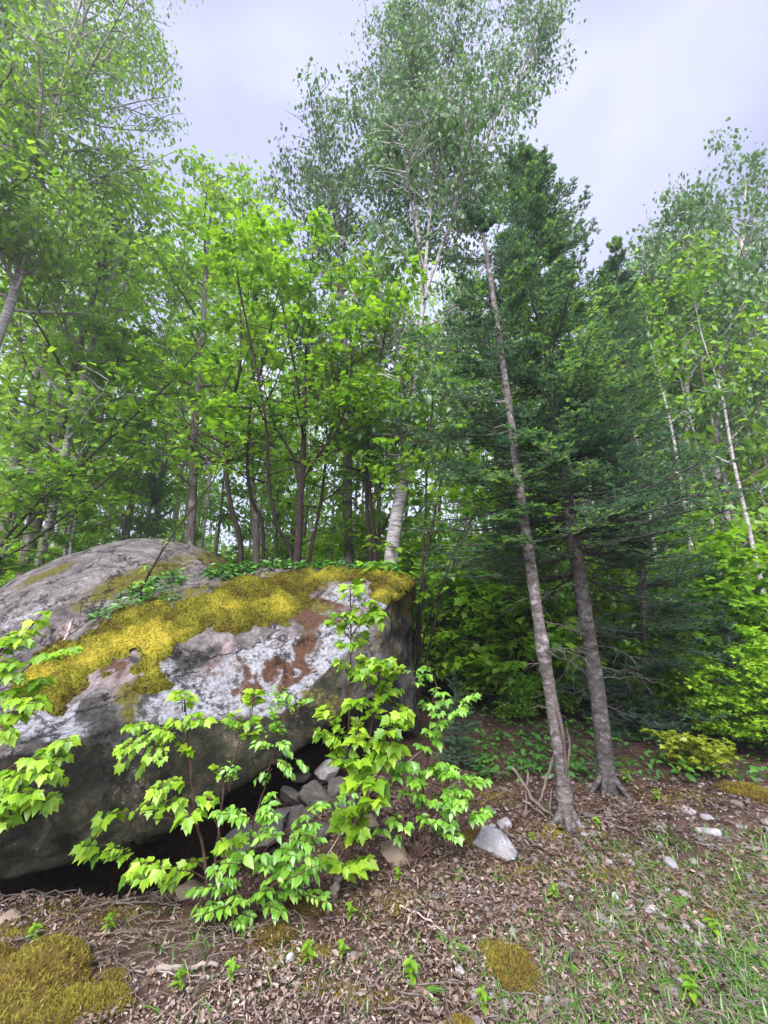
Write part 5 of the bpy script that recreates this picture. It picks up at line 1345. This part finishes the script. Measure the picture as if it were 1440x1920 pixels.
# rubble heaped under the overhang of the boulder
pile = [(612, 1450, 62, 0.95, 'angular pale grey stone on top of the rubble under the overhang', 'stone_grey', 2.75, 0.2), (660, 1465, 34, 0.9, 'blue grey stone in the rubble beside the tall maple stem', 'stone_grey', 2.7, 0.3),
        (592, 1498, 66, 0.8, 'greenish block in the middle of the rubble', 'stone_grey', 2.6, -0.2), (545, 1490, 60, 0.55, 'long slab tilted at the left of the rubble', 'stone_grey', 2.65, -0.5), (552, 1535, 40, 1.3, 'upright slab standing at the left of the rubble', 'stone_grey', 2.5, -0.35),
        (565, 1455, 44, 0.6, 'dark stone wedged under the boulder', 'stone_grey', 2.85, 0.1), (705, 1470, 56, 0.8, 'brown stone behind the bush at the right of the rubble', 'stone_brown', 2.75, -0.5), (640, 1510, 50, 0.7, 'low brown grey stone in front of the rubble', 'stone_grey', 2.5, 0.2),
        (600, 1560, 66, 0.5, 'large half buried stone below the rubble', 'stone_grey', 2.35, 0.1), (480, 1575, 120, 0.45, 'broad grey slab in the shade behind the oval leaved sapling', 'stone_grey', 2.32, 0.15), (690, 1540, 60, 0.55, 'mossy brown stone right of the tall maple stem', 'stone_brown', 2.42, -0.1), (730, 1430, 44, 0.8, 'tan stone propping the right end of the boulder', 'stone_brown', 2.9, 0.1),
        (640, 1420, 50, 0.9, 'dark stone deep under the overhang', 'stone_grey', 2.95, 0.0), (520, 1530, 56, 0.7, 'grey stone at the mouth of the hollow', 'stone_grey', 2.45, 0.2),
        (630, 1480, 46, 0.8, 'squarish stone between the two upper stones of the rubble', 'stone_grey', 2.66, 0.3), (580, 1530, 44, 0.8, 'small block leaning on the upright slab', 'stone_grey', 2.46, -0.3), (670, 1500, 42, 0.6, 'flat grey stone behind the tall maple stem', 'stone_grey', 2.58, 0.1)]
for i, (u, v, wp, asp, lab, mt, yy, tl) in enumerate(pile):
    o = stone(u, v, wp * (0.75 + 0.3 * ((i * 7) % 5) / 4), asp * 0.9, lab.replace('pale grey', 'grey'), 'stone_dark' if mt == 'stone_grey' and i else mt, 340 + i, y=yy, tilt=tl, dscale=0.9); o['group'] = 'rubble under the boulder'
# soil bank carrying the rubble
def mound(name, label, cx, cyy, rx, ry, h, mat, seed, n=60):
    g = np.linspace(-1, 1, n); A, B = np.meshgrid(g, g)
    rr = np.sqrt(A ** 2 + B ** 2); X_ = cx + A * rx; Y_ = cyy + B * ry
    p3 = np.stack([X_, Y_, 0 * X_ + seed], -1)
    Z_ = ground_z(X_, Y_) + h * np.clip(1 - rr ** 2, -0.2, 1) * (1 + 0.35 * wave(p3, 3)) - 0.02
    b = MB(); i = np.arange(n * n).reshape(n, n)
    b.add(np.stack([X_, Y_, Z_], -1).reshape(-1, 3), np.stack([i[:-1, :-1], i[:-1, 1:], i[1:, 1:], i[1:, :-1]], -1).reshape(-1, 4))
    return tag(b.build(name, mat), kind='structure')
mound('terrain', '', -0.45, 2.85, 0.8, 0.75, 0.17, M['soil'], 3)

def on_ground(x, y):
    z = ground_z(x, y)
    rr = np.sqrt(((x + 0.45) / 0.8) ** 2 + ((y - 2.85) / 0.75) ** 2)
    p3 = np.stack([x, y, 0 * np.asarray(x) + 3], -1)
    return np.maximum(z, z + 0.17 * np.clip(1 - rr ** 2, -0.2, 1) * (1 + 0.35 * wave(p3, 3)) - 0.02)

# moss clumps on the ground
def moss_clump(label, parts, seed, tone0, n_t, ts):
    r = np.random.default_rng(seed)
    b = MB(); tb = MB(); o0 = None
    for (u, v, wp, hh, asp) in parts:
        p = G(u, v); p[2] = float(ground_z(p[0], p[1]))
        wd = wp / 2 / FPX * depth(p)
        if o0 is None: o0 = p.copy()
        V = IV4.copy()
        V = V * (1 + 0.16 * fbm(V * 1.0 + seed, 1.6, 3)[:, None] + 0.06 * fbm(V + seed, 5.0, 3)[:, None])
        V = V * np.array([wd, wd * asp, wd * hh]); N_ = nz(V / np.array([wd, wd * asp, wd * hh]) ** 2)
        b.add(V + p, IF4, 0.28)
        k = r.choice(len(IF4), n_t); w_ = r.dirichlet((1, 1, 1), n_t)
        q = (V[IF4[k]] * w_[..., None]).sum(1) + p
        m_ = q[:, 2] > p[2] - 0.01
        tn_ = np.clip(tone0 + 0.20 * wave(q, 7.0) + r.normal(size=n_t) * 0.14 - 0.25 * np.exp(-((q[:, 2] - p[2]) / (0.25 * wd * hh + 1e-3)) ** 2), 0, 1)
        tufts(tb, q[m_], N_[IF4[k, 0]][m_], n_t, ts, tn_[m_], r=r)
    o = b.build('moss_clump', M['ground_moss'], origin=o0)
    t_ = tb.build('moss_shoots', M['ground_moss'], smooth=False, origin=o0); t_.location = (0, 0, 0); t_.parent = o; t_['kind'] = 'stuff'
    return tag(o, label, 'moss')
moss_clump('large rounded golden brown moss hummock in the bottom left corner', [(60, 1850, 190, .55, .9), (20, 1905, 190, .5, .9), (110, 1800, 90, .5, .8), (130, 1915, 110, .4, .8), (190, 1905, 100, .35, .8), (200, 1850, 70, .25, .8), (-50, 1840, 150, .5, .9)], 401, 0.58, 9000, 0.011)
moss_clump('golden brown moss clump sloping down in the lower right leaves', [(962, 1815, 95, .42, 1.25), (985, 1835, 70, .4, 1.0), (930, 1780, 60, .25, 1.0)], 402, 0.55, 7000, 0.011)
moss_clump('small ochre moss tuft at the bottom edge', [(862, 1912, 60, .45, .9), (835, 1925, 46, .4, .9)], 403, 0.55, 4000, 0.010)
moss_clump('dark green moss cushion on the left of the flat pale stone', [(893, 1580, 60, .32, 1.2)], 404, 0.30, 4000, 0.014)
moss_clump('yellow moss cushion at the edge of the wood on the right', [(1400, 1488, 90, .22, .8), (1440, 1500, 80, .2, .8)], 405, 0.66, 4000, 0.016)
moss_clump('low brown moss cushion in the leaves under the saplings', [(590, 1690, 90, .2, .8), (510, 1760, 70, .2, .8)], 406, 0.25, 3500, 0.012)

# ---- scatter on the ground
def scatter(n, r, vmin, vmax, umin=-900, umax=2400, power=1.0):
    """points spread evenly over the ground in front of the camera: more where it shows larger"""
    u = r.uniform(umin, umax, n); v = vmin + (vmax - vmin) * r.uniform(0, 1, n) ** power
    a = (u - 720) / FPX; b = (960 - v) / FPX
    dy = CP - SP * b; dz = SP + CP * b; t = -H / dz
    return a * t, dy * t
def clear_of_boulder(x, y):
    lip = 2.08 + 0.10 * np.clip(x + 1.6, 0, 2)
    return ~((y > 2.9) & (x < 0.3) & (y < 4.9)) & ~((y > lip) & (x < -0.72))
r = np.random.default_rng(501)
x, y = scatter(115000, r, 1330, 1960)
x = np.concatenate([x, r.uniform(-0.72, 0.35, 2500)]); y = np.concatenate([y, r.uniform(2.15, 2.95, 2500)])
m = clear_of_boulder(x, y); x, y = x[m], y[m]
dens = wave(np.stack([x, y, 0 * x], -1), 1.7) + r.normal(size=len(x)) * 0.6
m = dens > -0.55 + 0.9 * np.clip((x - 0.55) / 0.8, 0, 1) * (y < 2.8); x, y = x[m], y[m]; n = len(x)
z = on_ground(x, y) + r.uniform(0.002, 0.022, n)
az = r.uniform(0, 6.28, n)
ax = np.stack([np.cos(az), np.sin(az), r.uniform(-0.25, 0.30, n)], -1)
nr = np.array([0, 0, 1.0]) + r.normal(size=(n, 3)) * 0.40
mb = MB()
tone = np.clip(0.42 + 0.20 * r.normal(size=n) + 0.16 * np.clip((2.4 - y), -1.2, 1) + 0.1 * wave(np.stack([x, y, 0 * x + 9], -1), 2.2), 0, 1)
sz = r.uniform(0.006, 0.022, n) * (1 + 0.7 * (r.uniform(size=n) < 0.06)) * np.clip(y / 1.9, 0.8, 1.5)
kd = r.uniform(size=n)
for tm_, m_, f_ in ((LITTER, kd < 0.42, 1.0), (SHRED, (kd >= 0.42) & (kd < 0.86), 1.25), (MAPLE_FAR, kd >= 0.86, 1.1)):
    leaves(mb, tm_, np.stack([x, y, z], -1)[m_], ax[m_], nr[m_], sz[m_] * f_, tone[m_])
tag(mb.build('leaf_litter', M['litter'], smooth=False), 'brown and pinkish dead leaves strewn over the ground', 'leaf litter', kind='stuff')
# gravel
x, y = scatter(11000, r, 1430, 1960, 500, 2300)
m = clear_of_boulder(x, y) & (r.uniform(size=len(x)) < np.clip(0.15 + (x - 0.1) / 1.2, 0.05, 1)); x, y = x[m], y[m]; n = len(x)
mb = MB()
sz = 0.0035 * np.exp(r.normal(size=n) * 0.55) * np.clip(y / 1.6, 0.9, 1.6)
V = IV1[None] * (sz[:, None, None] * np.stack([r.uniform(0.7, 1.5, n), r.uniform(0.7, 1.4, n), r.uniform(0.4, 0.9, n)], -1)[:, None])
V = V * (1 + 0.18 * r.normal(size=(n, len(IV1), 1)))
a = r.uniform(0, 6.28, n); ca, sa = np.cos(a)[:, None], np.sin(a)[:, None]
V = np.stack([V[..., 0] * ca - V[..., 1] * sa, V[..., 0] * sa + V[..., 1] * ca, V[..., 2]], -1) + np.stack([x, y, on_ground(x, y) + sz * 0.3 + 0.004], -1)[:, None]
mb.add(V.reshape(-1, 3), (IF1[None] + (np.arange(n) * len(IV1))[:, None, None]).reshape(-1, 3), np.repeat(np.clip(0.5 + 0.25 * r.normal(size=n), 0, 1), len(IF1)))
tag(mb.build('gravel', M['gravel'], smooth=False), 'loose grey and pinkish gravel in the thin grass', 'gravel', kind='stuff')
# twigs and needles of dead wood
x, y = scatter(3600, r, 1380, 1960); m = clear_of_boulder(x, y); x, y = x[m], y[m]; n = len(x)
a = r.uniform(0, 6.28, n); L = r.uniform(0.03, 0.16, n)
p0 = np.stack([x, y, on_ground(x, y) + r.uniform(0.004, 0.02, n)], -1)
tw = curves(p0, np.stack([np.cos(a), np.sin(a), r.uniform(-0.05, 0.18, n)], -1), L, np.array([[0, 0, -0.08]]) * np.ones((n, 1)), 5, 0.25, r)
mb = MB(); tubes(mb, tw, np.linspace(0.0022, 0.001, 5)[None] * r.uniform(0.5, 1.4, n)[:, None], 4)
tag(mb.build('twig_litter', M['twig']), 'small dead twigs scattered among the leaves', 'twigs', kind='stuff')
# blades
def blades(mb, x, y, L, lean, wdt, tint, r, seg=4):
    n = len(x); a = r.uniform(0, 6.28, n)
    d = np.stack([np.cos(a) * lean, np.sin(a) * lean, np.ones(n)], -1); d = nz(d)
    p0 = np.stack([x, y, on_ground(x, y) - 0.003], -1)
    c = curves(p0, d, L, np.stack([np.cos(a) * lean, np.sin(a) * lean, -lean * 0.7], -1), seg, 0.05, r)
    sv = np.stack([-np.sin(a), np.cos(a), 0 * a], -1)[:, None] * (wdt[:, None] * np.array([1.0, 0.9, 0.6, 0.05])[None])[..., None]
    v = np.stack([c - sv, c + sv], 2); i = np.arange(n * seg * 2).reshape(n, seg, 2)
    q = np.stack([i[:, :-1, 0], i[:, :-1, 1], i[:, 1:, 1], i[:, 1:, 0]], -1).reshape(-1, 4)
    mb.add(v.reshape(-1, 3), q, np.repeat(tint, seg - 1))
mb = MB()
x, y = scatter(2600, r, 1560, 1960, 860, 2200); 
cx, cy_ = [], []
for i in range(len(x)):
    w_ = 0.5 * wave(np.array([x[i], y[i], 0]), 2.0) + (x[i] - 0.75) * 0.9 - (y[i] - 1.55) * 0.8
    if w_ + r.normal() * 0.3 < 0: continue
    k = r.integers(4, 11); cx += list(x[i] + r.normal(size=k) * 0.018); cy_ += list(y[i] + r.normal(size=k) * 0.018)
x2, y2 = scatter(240, r, 1560, 1960, 300, 1480)
for i in range(len(x2)):
    if not clear_of_boulder(x2[i:i+1], y2[i:i+1])[0] or y2[i] > 2.0: continue
    k = r.integers(2, 6); cx += list(x2[i] + r.normal(size=k) * 0.012); cy_ += list(y2[i] + r.normal(size=k) * 0.012)
cx, cy_ = np.array(cx), np.array(cy_); n = len(cx)
blades(mb, cx, cy_, r.uniform(0.02, 0.075, n), r.uniform(0.2, 1.3, n), r.uniform(0.0012, 0.0034, n), np.clip(0.5 + .25 * r.normal(size=n), 0, 1), r)
tag(mb.build('grass', M['grass']), 'thin green grass coming up through the leaves', 'grass', kind='stuff')
mb = MB()
x, y = scatter(7000, r, 1560, 1960); m = clear_of_boulder(x, y) & (wave(np.stack([x, y, 0 * x + 4], -1), 2.4) + 0.5 * r.normal(size=len(x)) > 0.1); x, y = x[m], y[m]; n = len(x)
blades(mb, x, y, r.uniform(0.03, 0.10, n), r.uniform(0.6, 2.6, n), r.uniform(0.0008, 0.0018, n), r.uniform(0, 1, n), r)
tag(mb.build('dry_grass', M['dry_grass']), 'flattened straw coloured dry grass on the ground', 'dry grass', kind='stuff')
# thin moss film on the soil
def moss_film(name, label, spots, nper, tone0, ts, seed):
    r_ = np.random.default_rng(seed); b = MB()
    for (u, v, ru, rv) in spots:
        uu = u + r_.normal(size=nper) * ru * .6; vv = v + r_.normal(size=nper) * rv * .6
        aa = (uu - 720) / FPX; bb = (960 - vv) / FPX; t = -H / (SP + CP * bb); xx = aa * t; yy_ = (CP - SP * bb) * t
        q = np.stack([xx, yy_, on_ground(xx, yy_) + 0.004], -1)
        k = wave(q, 14) + r_.normal(size=nper) * .4 > -0.2; q = q[k]
        tufts(b, q, np.tile(UPV, (len(q), 1)), len(q), ts, np.clip(tone0 + .15 * wave(q, 9) + .15 * r_.normal(size=len(q)), 0, 1), r=r_)
    return tag(b.build(name, M['ground_moss'], smooth=False), label, 'moss', kind='stuff')
moss_film('moss_patch', 'patchy green and brown moss film on the soil among the leaves', [(180, 1700, 90, 26), (40, 1750, 80, 24), (560, 1790, 60, 26), (1150, 1640, 60, 16), (1260, 1500, 80, 18), (660, 1860, 60, 18), (980, 1640, 60, 18), (720, 1690, 80, 22), (1040, 1560, 40, 14), (900, 1500, 60, 18), (1350, 1700, 60, 20)], 2600, 0.72, 0.008, 9)

# ---- low green cover on the forest floor to the right
r = np.random.default_rng(601)
n = 14000
y = 3.2 + 12 * r.uniform(size=n) ** 1.5; x = r.uniform(-0.2, 1.1, n) * (y * 1.0 + 0.3)
k = (wave(np.stack([x, y, 0 * x], -1), 1.1) + 0.4 * r.normal(size=n) > 0.0) & ((x > 0.65) | (y > 5.4)) & ~((y < 4.2) & (x > 1.5) & (r.uniform(size=n) < 0.6))
x, y = x[k], y[k]; n = len(x)
z = ground_z(x, y) + r.uniform(0.02, 0.16, n) * (0.6 + 0.06 * y)
az = r.uniform(0, 6.28, n)
mb = MB(); leaves(mb, OVAL, np.stack([x, y, z], -1), np.stack([np.cos(az), np.sin(az), r.uniform(-.3, .4, n)], -1), np.array([0, 0, 1.0]) + r.normal(size=(n, 3)) * .3, r.uniform(0.03, 0.075, n) * (0.8 + 0.05 * y), np.clip(0.35 + 0.25 * r.normal(size=n), 0, 1))
tag(mb.build('ground_cover', M['herb_leaf']), 'low green leafy cover on the shaded forest floor', 'ground cover', kind='stuff')

# ---- seedlings and broad leaved tufts, one of each kind modelled and then copied
def seedling_proto(name, seed, kind):
    r_ = np.random.default_rng(seed); b, l_ = MB(), MB()
    if kind == 'tuft':
        n_ = 11; a_ = r_.uniform(0, 6.28, n_); L_ = r_.uniform(0.06, 0.13, n_)
        sd_ = np.stack([-np.sin(a_), np.cos(a_), 0 * a_], -1); dd = np.stack([np.cos(a_), np.sin(a_), 1.1 + 0 * a_], -1)
        c_ = curves(np.zeros((n_, 3)), nz(dd), L_, np.stack([np.cos(a_) * .5, np.sin(a_) * .5, -.6 + 0 * a_], -1), 5, 0.03, r_)
        w_ = 0.0065 * np.array([.5, 1, .9, .6, .05]); v = np.stack([c_ - sd_[:, None] * w_[None, :, None], c_ + sd_[:, None] * w_[None, :, None]], 2)
        i = np.arange(n_ * 10).reshape(n_, 5, 2)
        l_.add(v.reshape(-1, 3), np.stack([i[:, :-1, 0], i[:, :-1, 1], i[:, 1:, 1], i[:, 1:, 0]], -1).reshape(-1, 4), np.repeat(r_.uniform(0.3, 1, n_), 4))
        tubes(b, np.array([[(0, 0, -0.01), (0, 0, 0.004), (0, 0.001, 0.012)]]), np.array([[0.006, 0.005, 0.002]]), 6)
    else:
        h_ = 0.09
        tubes(b, np.array([[(0, 0, -0.01), (0.006, 0, h_ * .5), (0.004, .004, h_)]]), np.array([[0.002, 0.0016, 0.001]]), 5)
        pos, ax_, nr_, s_ = [], [], [], []
        for k_ in range(5):
            for q_ in range(3):
                a_ = k_ * 1.6 + q_ * 2.1 + r_.uniform(-.3, .3)
                pos.append((0.004, 0, h_ * (0.35 + 0.16 * k_))); ax_.append((math.cos(a_), math.sin(a_), r_.uniform(-.1, .6))); nr_.append(np.array([0, 0, 1.]) + r_.normal(size=3) * .25); s_.append(r_.uniform(0.025, 0.05))
        leaves(l_, OVAL, np.array(pos), np.array(ax_), np.array(nr_), np.array(s_), r_.uniform(0.4, 1, len(s_)))
    root = empty(name, (0, 0, 0), None, 'plant')
    b.build('stem', M['sapling_bark'], root, origin=np.zeros(3)); l_.build('foliage', M['grass'] if kind == 'tuft' else M['under_leaf'], root, origin=np.zeros(3))
    return root
sp_ = [seedling_proto('grass_tuft', 701, 'tuft'), seedling_proto('herb_seedling', 702, 'herb')]
first = [True, True]
for (u, v, k, sc, lab) in [(838, 1770, 0, 1.2, 'broad bladed green tuft in the leaves left of the golden moss clump'), (1060, 1800, 0, 1.1, 'green tuft right of the golden moss clump'), (1175, 1790, 0, 1.1, 'upright green tuft in the thin grass'), (1290, 1700, 0, 1.3, 'tall green tuft at the right above the grass'),
                           (1420, 1790, 0, 1.3, 'green tuft at the right edge in the gravel'), (1130, 1850, 0, 1.0, 'low green tuft near the bottom right'), (965, 1870, 0, 0.9, 'small tuft below the golden moss clump'), (930, 1650, 0, 0.9, 'thin green tuft under the flat pale stone'), (868, 1650, 0, 0.9, 'thin green tuft left below the flat pale stone'), (1225, 1620, 0, 0.8, 'single green tuft beside the pointed grey stone'), (1270, 1840, 0, 1.2, 'green tuft in the grass near the bottom edge'), (790, 1850, 0, 1.0, 'green tuft beside the dead leaves at the bottom middle'),
                           (576, 1815, 1, 1.0, 'leafy seedling by the thick dead branch'), (430, 1850, 1, 0.9, 'leafy seedling below the pale log'), (335, 1870, 1, 0.9, 'tiny seedling left of the pale log'), (770, 1840, 1, 1.1, 'leafy seedling at the bottom middle'), (655, 1720, 1, 0.9, 'leafy seedling under the tall maple'), (745, 1650, 1, 0.8, 'seedling in front of the rounded tan stone'), (1180, 1480, 1, 1.6, 'fresh green seedling right of the grey fir trunk'), (1235, 1510, 1, 1.2, 'small yellowish seedling on the bank right of the firs'),
                           (1120, 1560, 1, 0.9, 'tiny seedling between the fir roots and the bank'), (1000, 1590, 1, 0.8, 'tiny seedling left of the leaning fir root'), (640, 1790, 1, 0.8, 'tiny seedling in the leaves right of the dead branch'), (1040, 1690, 1, 0.9, 'seedling in the thin grass below the fir'), (1340, 1760, 1, 1.0, 'broad leaved seedling in the grass at the right'), (1300, 1880, 1, 1.1, 'yellow green seedling at the bottom right'), (905, 1880, 1, 0.9, 'green seedling beside the flat lilac stone'), (60, 1760, 1, 0.9, 'seedling behind the moss hummock'), (205, 1740, 1, 1.0, 'seedling right of the moss hummock')]:
    sc *= 0.68
    p = G(u, v); loc = (p[0], p[1], float(on_ground(p[0], p[1])))
    if first[k]:
        o = sp_[k]; first[k] = False; o.location = loc; o.scale = (sc,) * 3
    else:
        o = copy_tree(sp_[k], loc, rng.uniform(0, 6), sc)
    o['label'] = lab; o['group'] = 'green tufts on the ground' if k == 0 else 'seedlings on the ground'

# ---- fallen wood
def stick(name, label, cat, lines, mat, seed, lift=0.012):
    r_ = np.random.default_rng(seed); b = MB(); o0 = None
    for pts, w0, w1 in lines:
        Q = []
        for pt in pts:
            if len(pt) == 2:
                q = G(*pt); q[2] = float(on_ground(q[0], q[1])) + lift
            else: q = P(*pt)
            Q.append(q)
        Q = np.array(Q)
        if o0 is None: o0 = Q[0].copy()
        sp2 = spline(Q, 14); sp2[1:-1] += r_.normal(size=(12, 3)) * 0.003
        ww = np.linspace(w0, w1, 14) / 2 / FPX * np.array([depth(q) for q in sp2])
        tubes(b, sp2[None], (ww * (1 + 0.10 * r_.normal(size=14)))[None], 7)
    return tag(b.build(name, M[mat], origin=o0), label, cat)
stick('dead_branch', 'thick pale broken branch lying at the bottom left', 'branch', [([(292, 1832), (340, 1826), (385, 1820), (408, 1822)], 9, 6), ([(240, 1832), (300, 1838), (380, 1842)], 3, 2), ([(300, 1826), (292, 1812)], 3, 1.5)], 'dull_wood', 801)
stick('dead_branch', 'forked pale twigs lying at the left edge under the boulder', 'branch', [([(-10, 1720), (50, 1690), (100, 1660), (175, 1640)], 3.2, 1.2), ([(50, 1690), (95, 1630), (130, 1625)], 2.4, 1), ([(0, 1650), (30, 1620), (60, 1590)], 2.2, 1), ([(60, 1682), (90, 1640), (120, 1622), (160, 1630)], 2.2, 1), ([(-10, 1690), (60, 1665), (140, 1690)], 2.6, 1.2)], 'twig', 802, 0.05)
stick('dead_branch', 'long thin dead stem lying across the shade behind the red stemmed maple', 'branch', [([(150, 1710), (230, 1685), (310, 1662), (372, 1640)], 3.6, 2), ([(200, 1690), (300, 1690), (340, 1700)], 3, 1.5), ([(230, 1685), (260, 1700), (300, 1720)], 2.4, 1.2)], 'twig', 803, 0.02)
stick('dead_branch', 'brown dead sticks piled against the leaning fir', 'branch', [([(960, 1440, 2.9), (985, 1475, 2.8), (1000, 1500, 2.75), (1040, 1535, 2.7)], 6, 4), ([(1040, 1410, 2.85), (1025, 1460, 2.8), (1005, 1520, 2.75)], 6, 3), ([(990, 1450, 2.85), (987, 1500, 2.8), (985, 1560, 2.7)], 4, 3), ([(980, 1500, 2.8), (1020, 1530, 2.7), (1050, 1560, 2.65)], 4, 2), ([(1035, 1480, 2.75), (1030, 1540, 2.7), (1034, 1580, 2.62)], 3, 2)], 'twig', 804)
stick('dead_branch', 'thin brown root running out below the leaning fir', 'root', [([(1070, 1555), (1090, 1585), (1110, 1605)], 7, 2), ([(1078, 1562), (1082, 1590)], 5, 2)], 'fir_bark_dark', 805, 0.01)
stick('dead_branch', 'thin brown stick lying on the bank right of the fir', 'branch', [([(1130, 1550), (1180, 1565), (1230, 1600)], 4, 2), ([(1180, 1565), (1210, 1560)], 2.5, 1)], 'twig', 806)
stick('dead_branch', 'dark curved stick at the bottom right of the saplings', 'branch', [([(690, 1850), (735, 1825), (765, 1790), (770, 1760)], 5, 2.5), ([(735, 1825), (760, 1822)], 3, 1.5)], 'twig', 807)
stick('dead_branch', 'thin pale stick lying across the dead leaves', 'branch', [([(750, 1700), (790, 1720), (840, 1750)], 3.5, 2)], 'pale_wood', 808)
stick('dead_branch', 'pale dry stick leaning against the rubble', 'branch', [([(590, 1640, 2.05), (640, 1560, 2.1), (680, 1500, 2.15), (740, 1450, 2.2), (800, 1400, 2.25)], 2.6, 1.4)], 'pale_wood', 809)
stick('dead_branch', 'short grey rotten stub standing below the tall maple', 'stump', [([(622, 1700, 2.02), (630, 1660, 2.02), (636, 1630, 2.02)], 18, 13)], 'twig', 810)
stick('dead_branch', 'dark rotten stub at the foot of the red stemmed maple', 'stump', [([(395, 1700, 1.96), (396, 1675, 1.96), (398, 1650, 1.96)], 20, 15)], 'maple_bark', 811)
stick('wood_chip', 'pale wood splinter standing in the moss at the left of the boulder', 'splinter', [([(122, 1200, 3.2), (129, 1180, 3.2), (135, 1162, 3.2)], 6, 5)], 'pale_wood', 812)
stick('dead_branch', 'bare grey dead limb sticking out left of the dark fir', 'branch', [([(922, 545, 2.9), (880, 560, 2.85), (845, 578, 2.8), (822, 590, 2.8)], 4, 2)], 'twig', 813)
# more brushwood under the boulder
r = np.random.default_rng(820)
for i, (u, v, lab) in enumerate([(430, 1755, 'brown brushwood twigs below the oval leaved sapling'), (330, 1740, 'tangle of brown twigs below the red stemmed maple'), (250, 1770, 'grey twigs lying right of the moss hummock'), (820, 1690, 'brown twigs below the leafy bush'), (1180, 1540, 'twigs scattered at the foot of the grey fir trunk')]):
    ln = []
    for k in range(7):
        a_ = r.uniform(-0.6, 0.6) + (math.pi if r.uniform() < .5 else 0); L_ = r.uniform(40, 90); u0, v0 = u + r.normal() * 40, v + r.normal() * 14
        ln.append(([(u0, v0), (u0 + math.cos(a_) * L_ / 2, v0 + math.sin(a_) * L_ * .3 + r.normal() * 4), (u0 + math.cos(a_) * L_, v0 + math.sin(a_) * L_ * .6)], 2, 1.0))
    stick('brushwood', lab, 'twigs', ln, 'twig', 830 + i, 0.02)
# ------------------------------------------------------------------ haze volume added to lift the darkest parts of the wood
def haze(density):
    mb = MB()
    x0, x1, y0, y1, z0, z1 = -420, 420, -320, 620, -3.0, 22.0
    v = [(x, y, z) for z in (z0, z1) for y in (y0, y1) for x in (x0, x1)]
    mb.add(v, [(0, 2, 3, 1), (4, 5, 7, 6), (0, 1, 5, 4), (2, 6, 7, 3), (0, 4, 6, 2), (1, 3, 7, 5)])
    m, n, l = new_mat('haze')
    p = n.new('ShaderNodeVolumePrincipled'); p.inputs['Density'].default_value = density
    p.inputs['Color'].default_value = (0.93, 0.95, 1.0, 1); p.inputs['Anisotropy'].default_value = 0.3
    out = n.new('ShaderNodeOutputMaterial'); l.new(p.outputs[0], out.inputs['Volume'])
    return tag(mb.build('haze', m, smooth=False), kind='stuff', label='thin pale haze added among the trees to lift the darks')
haze(0.0035)
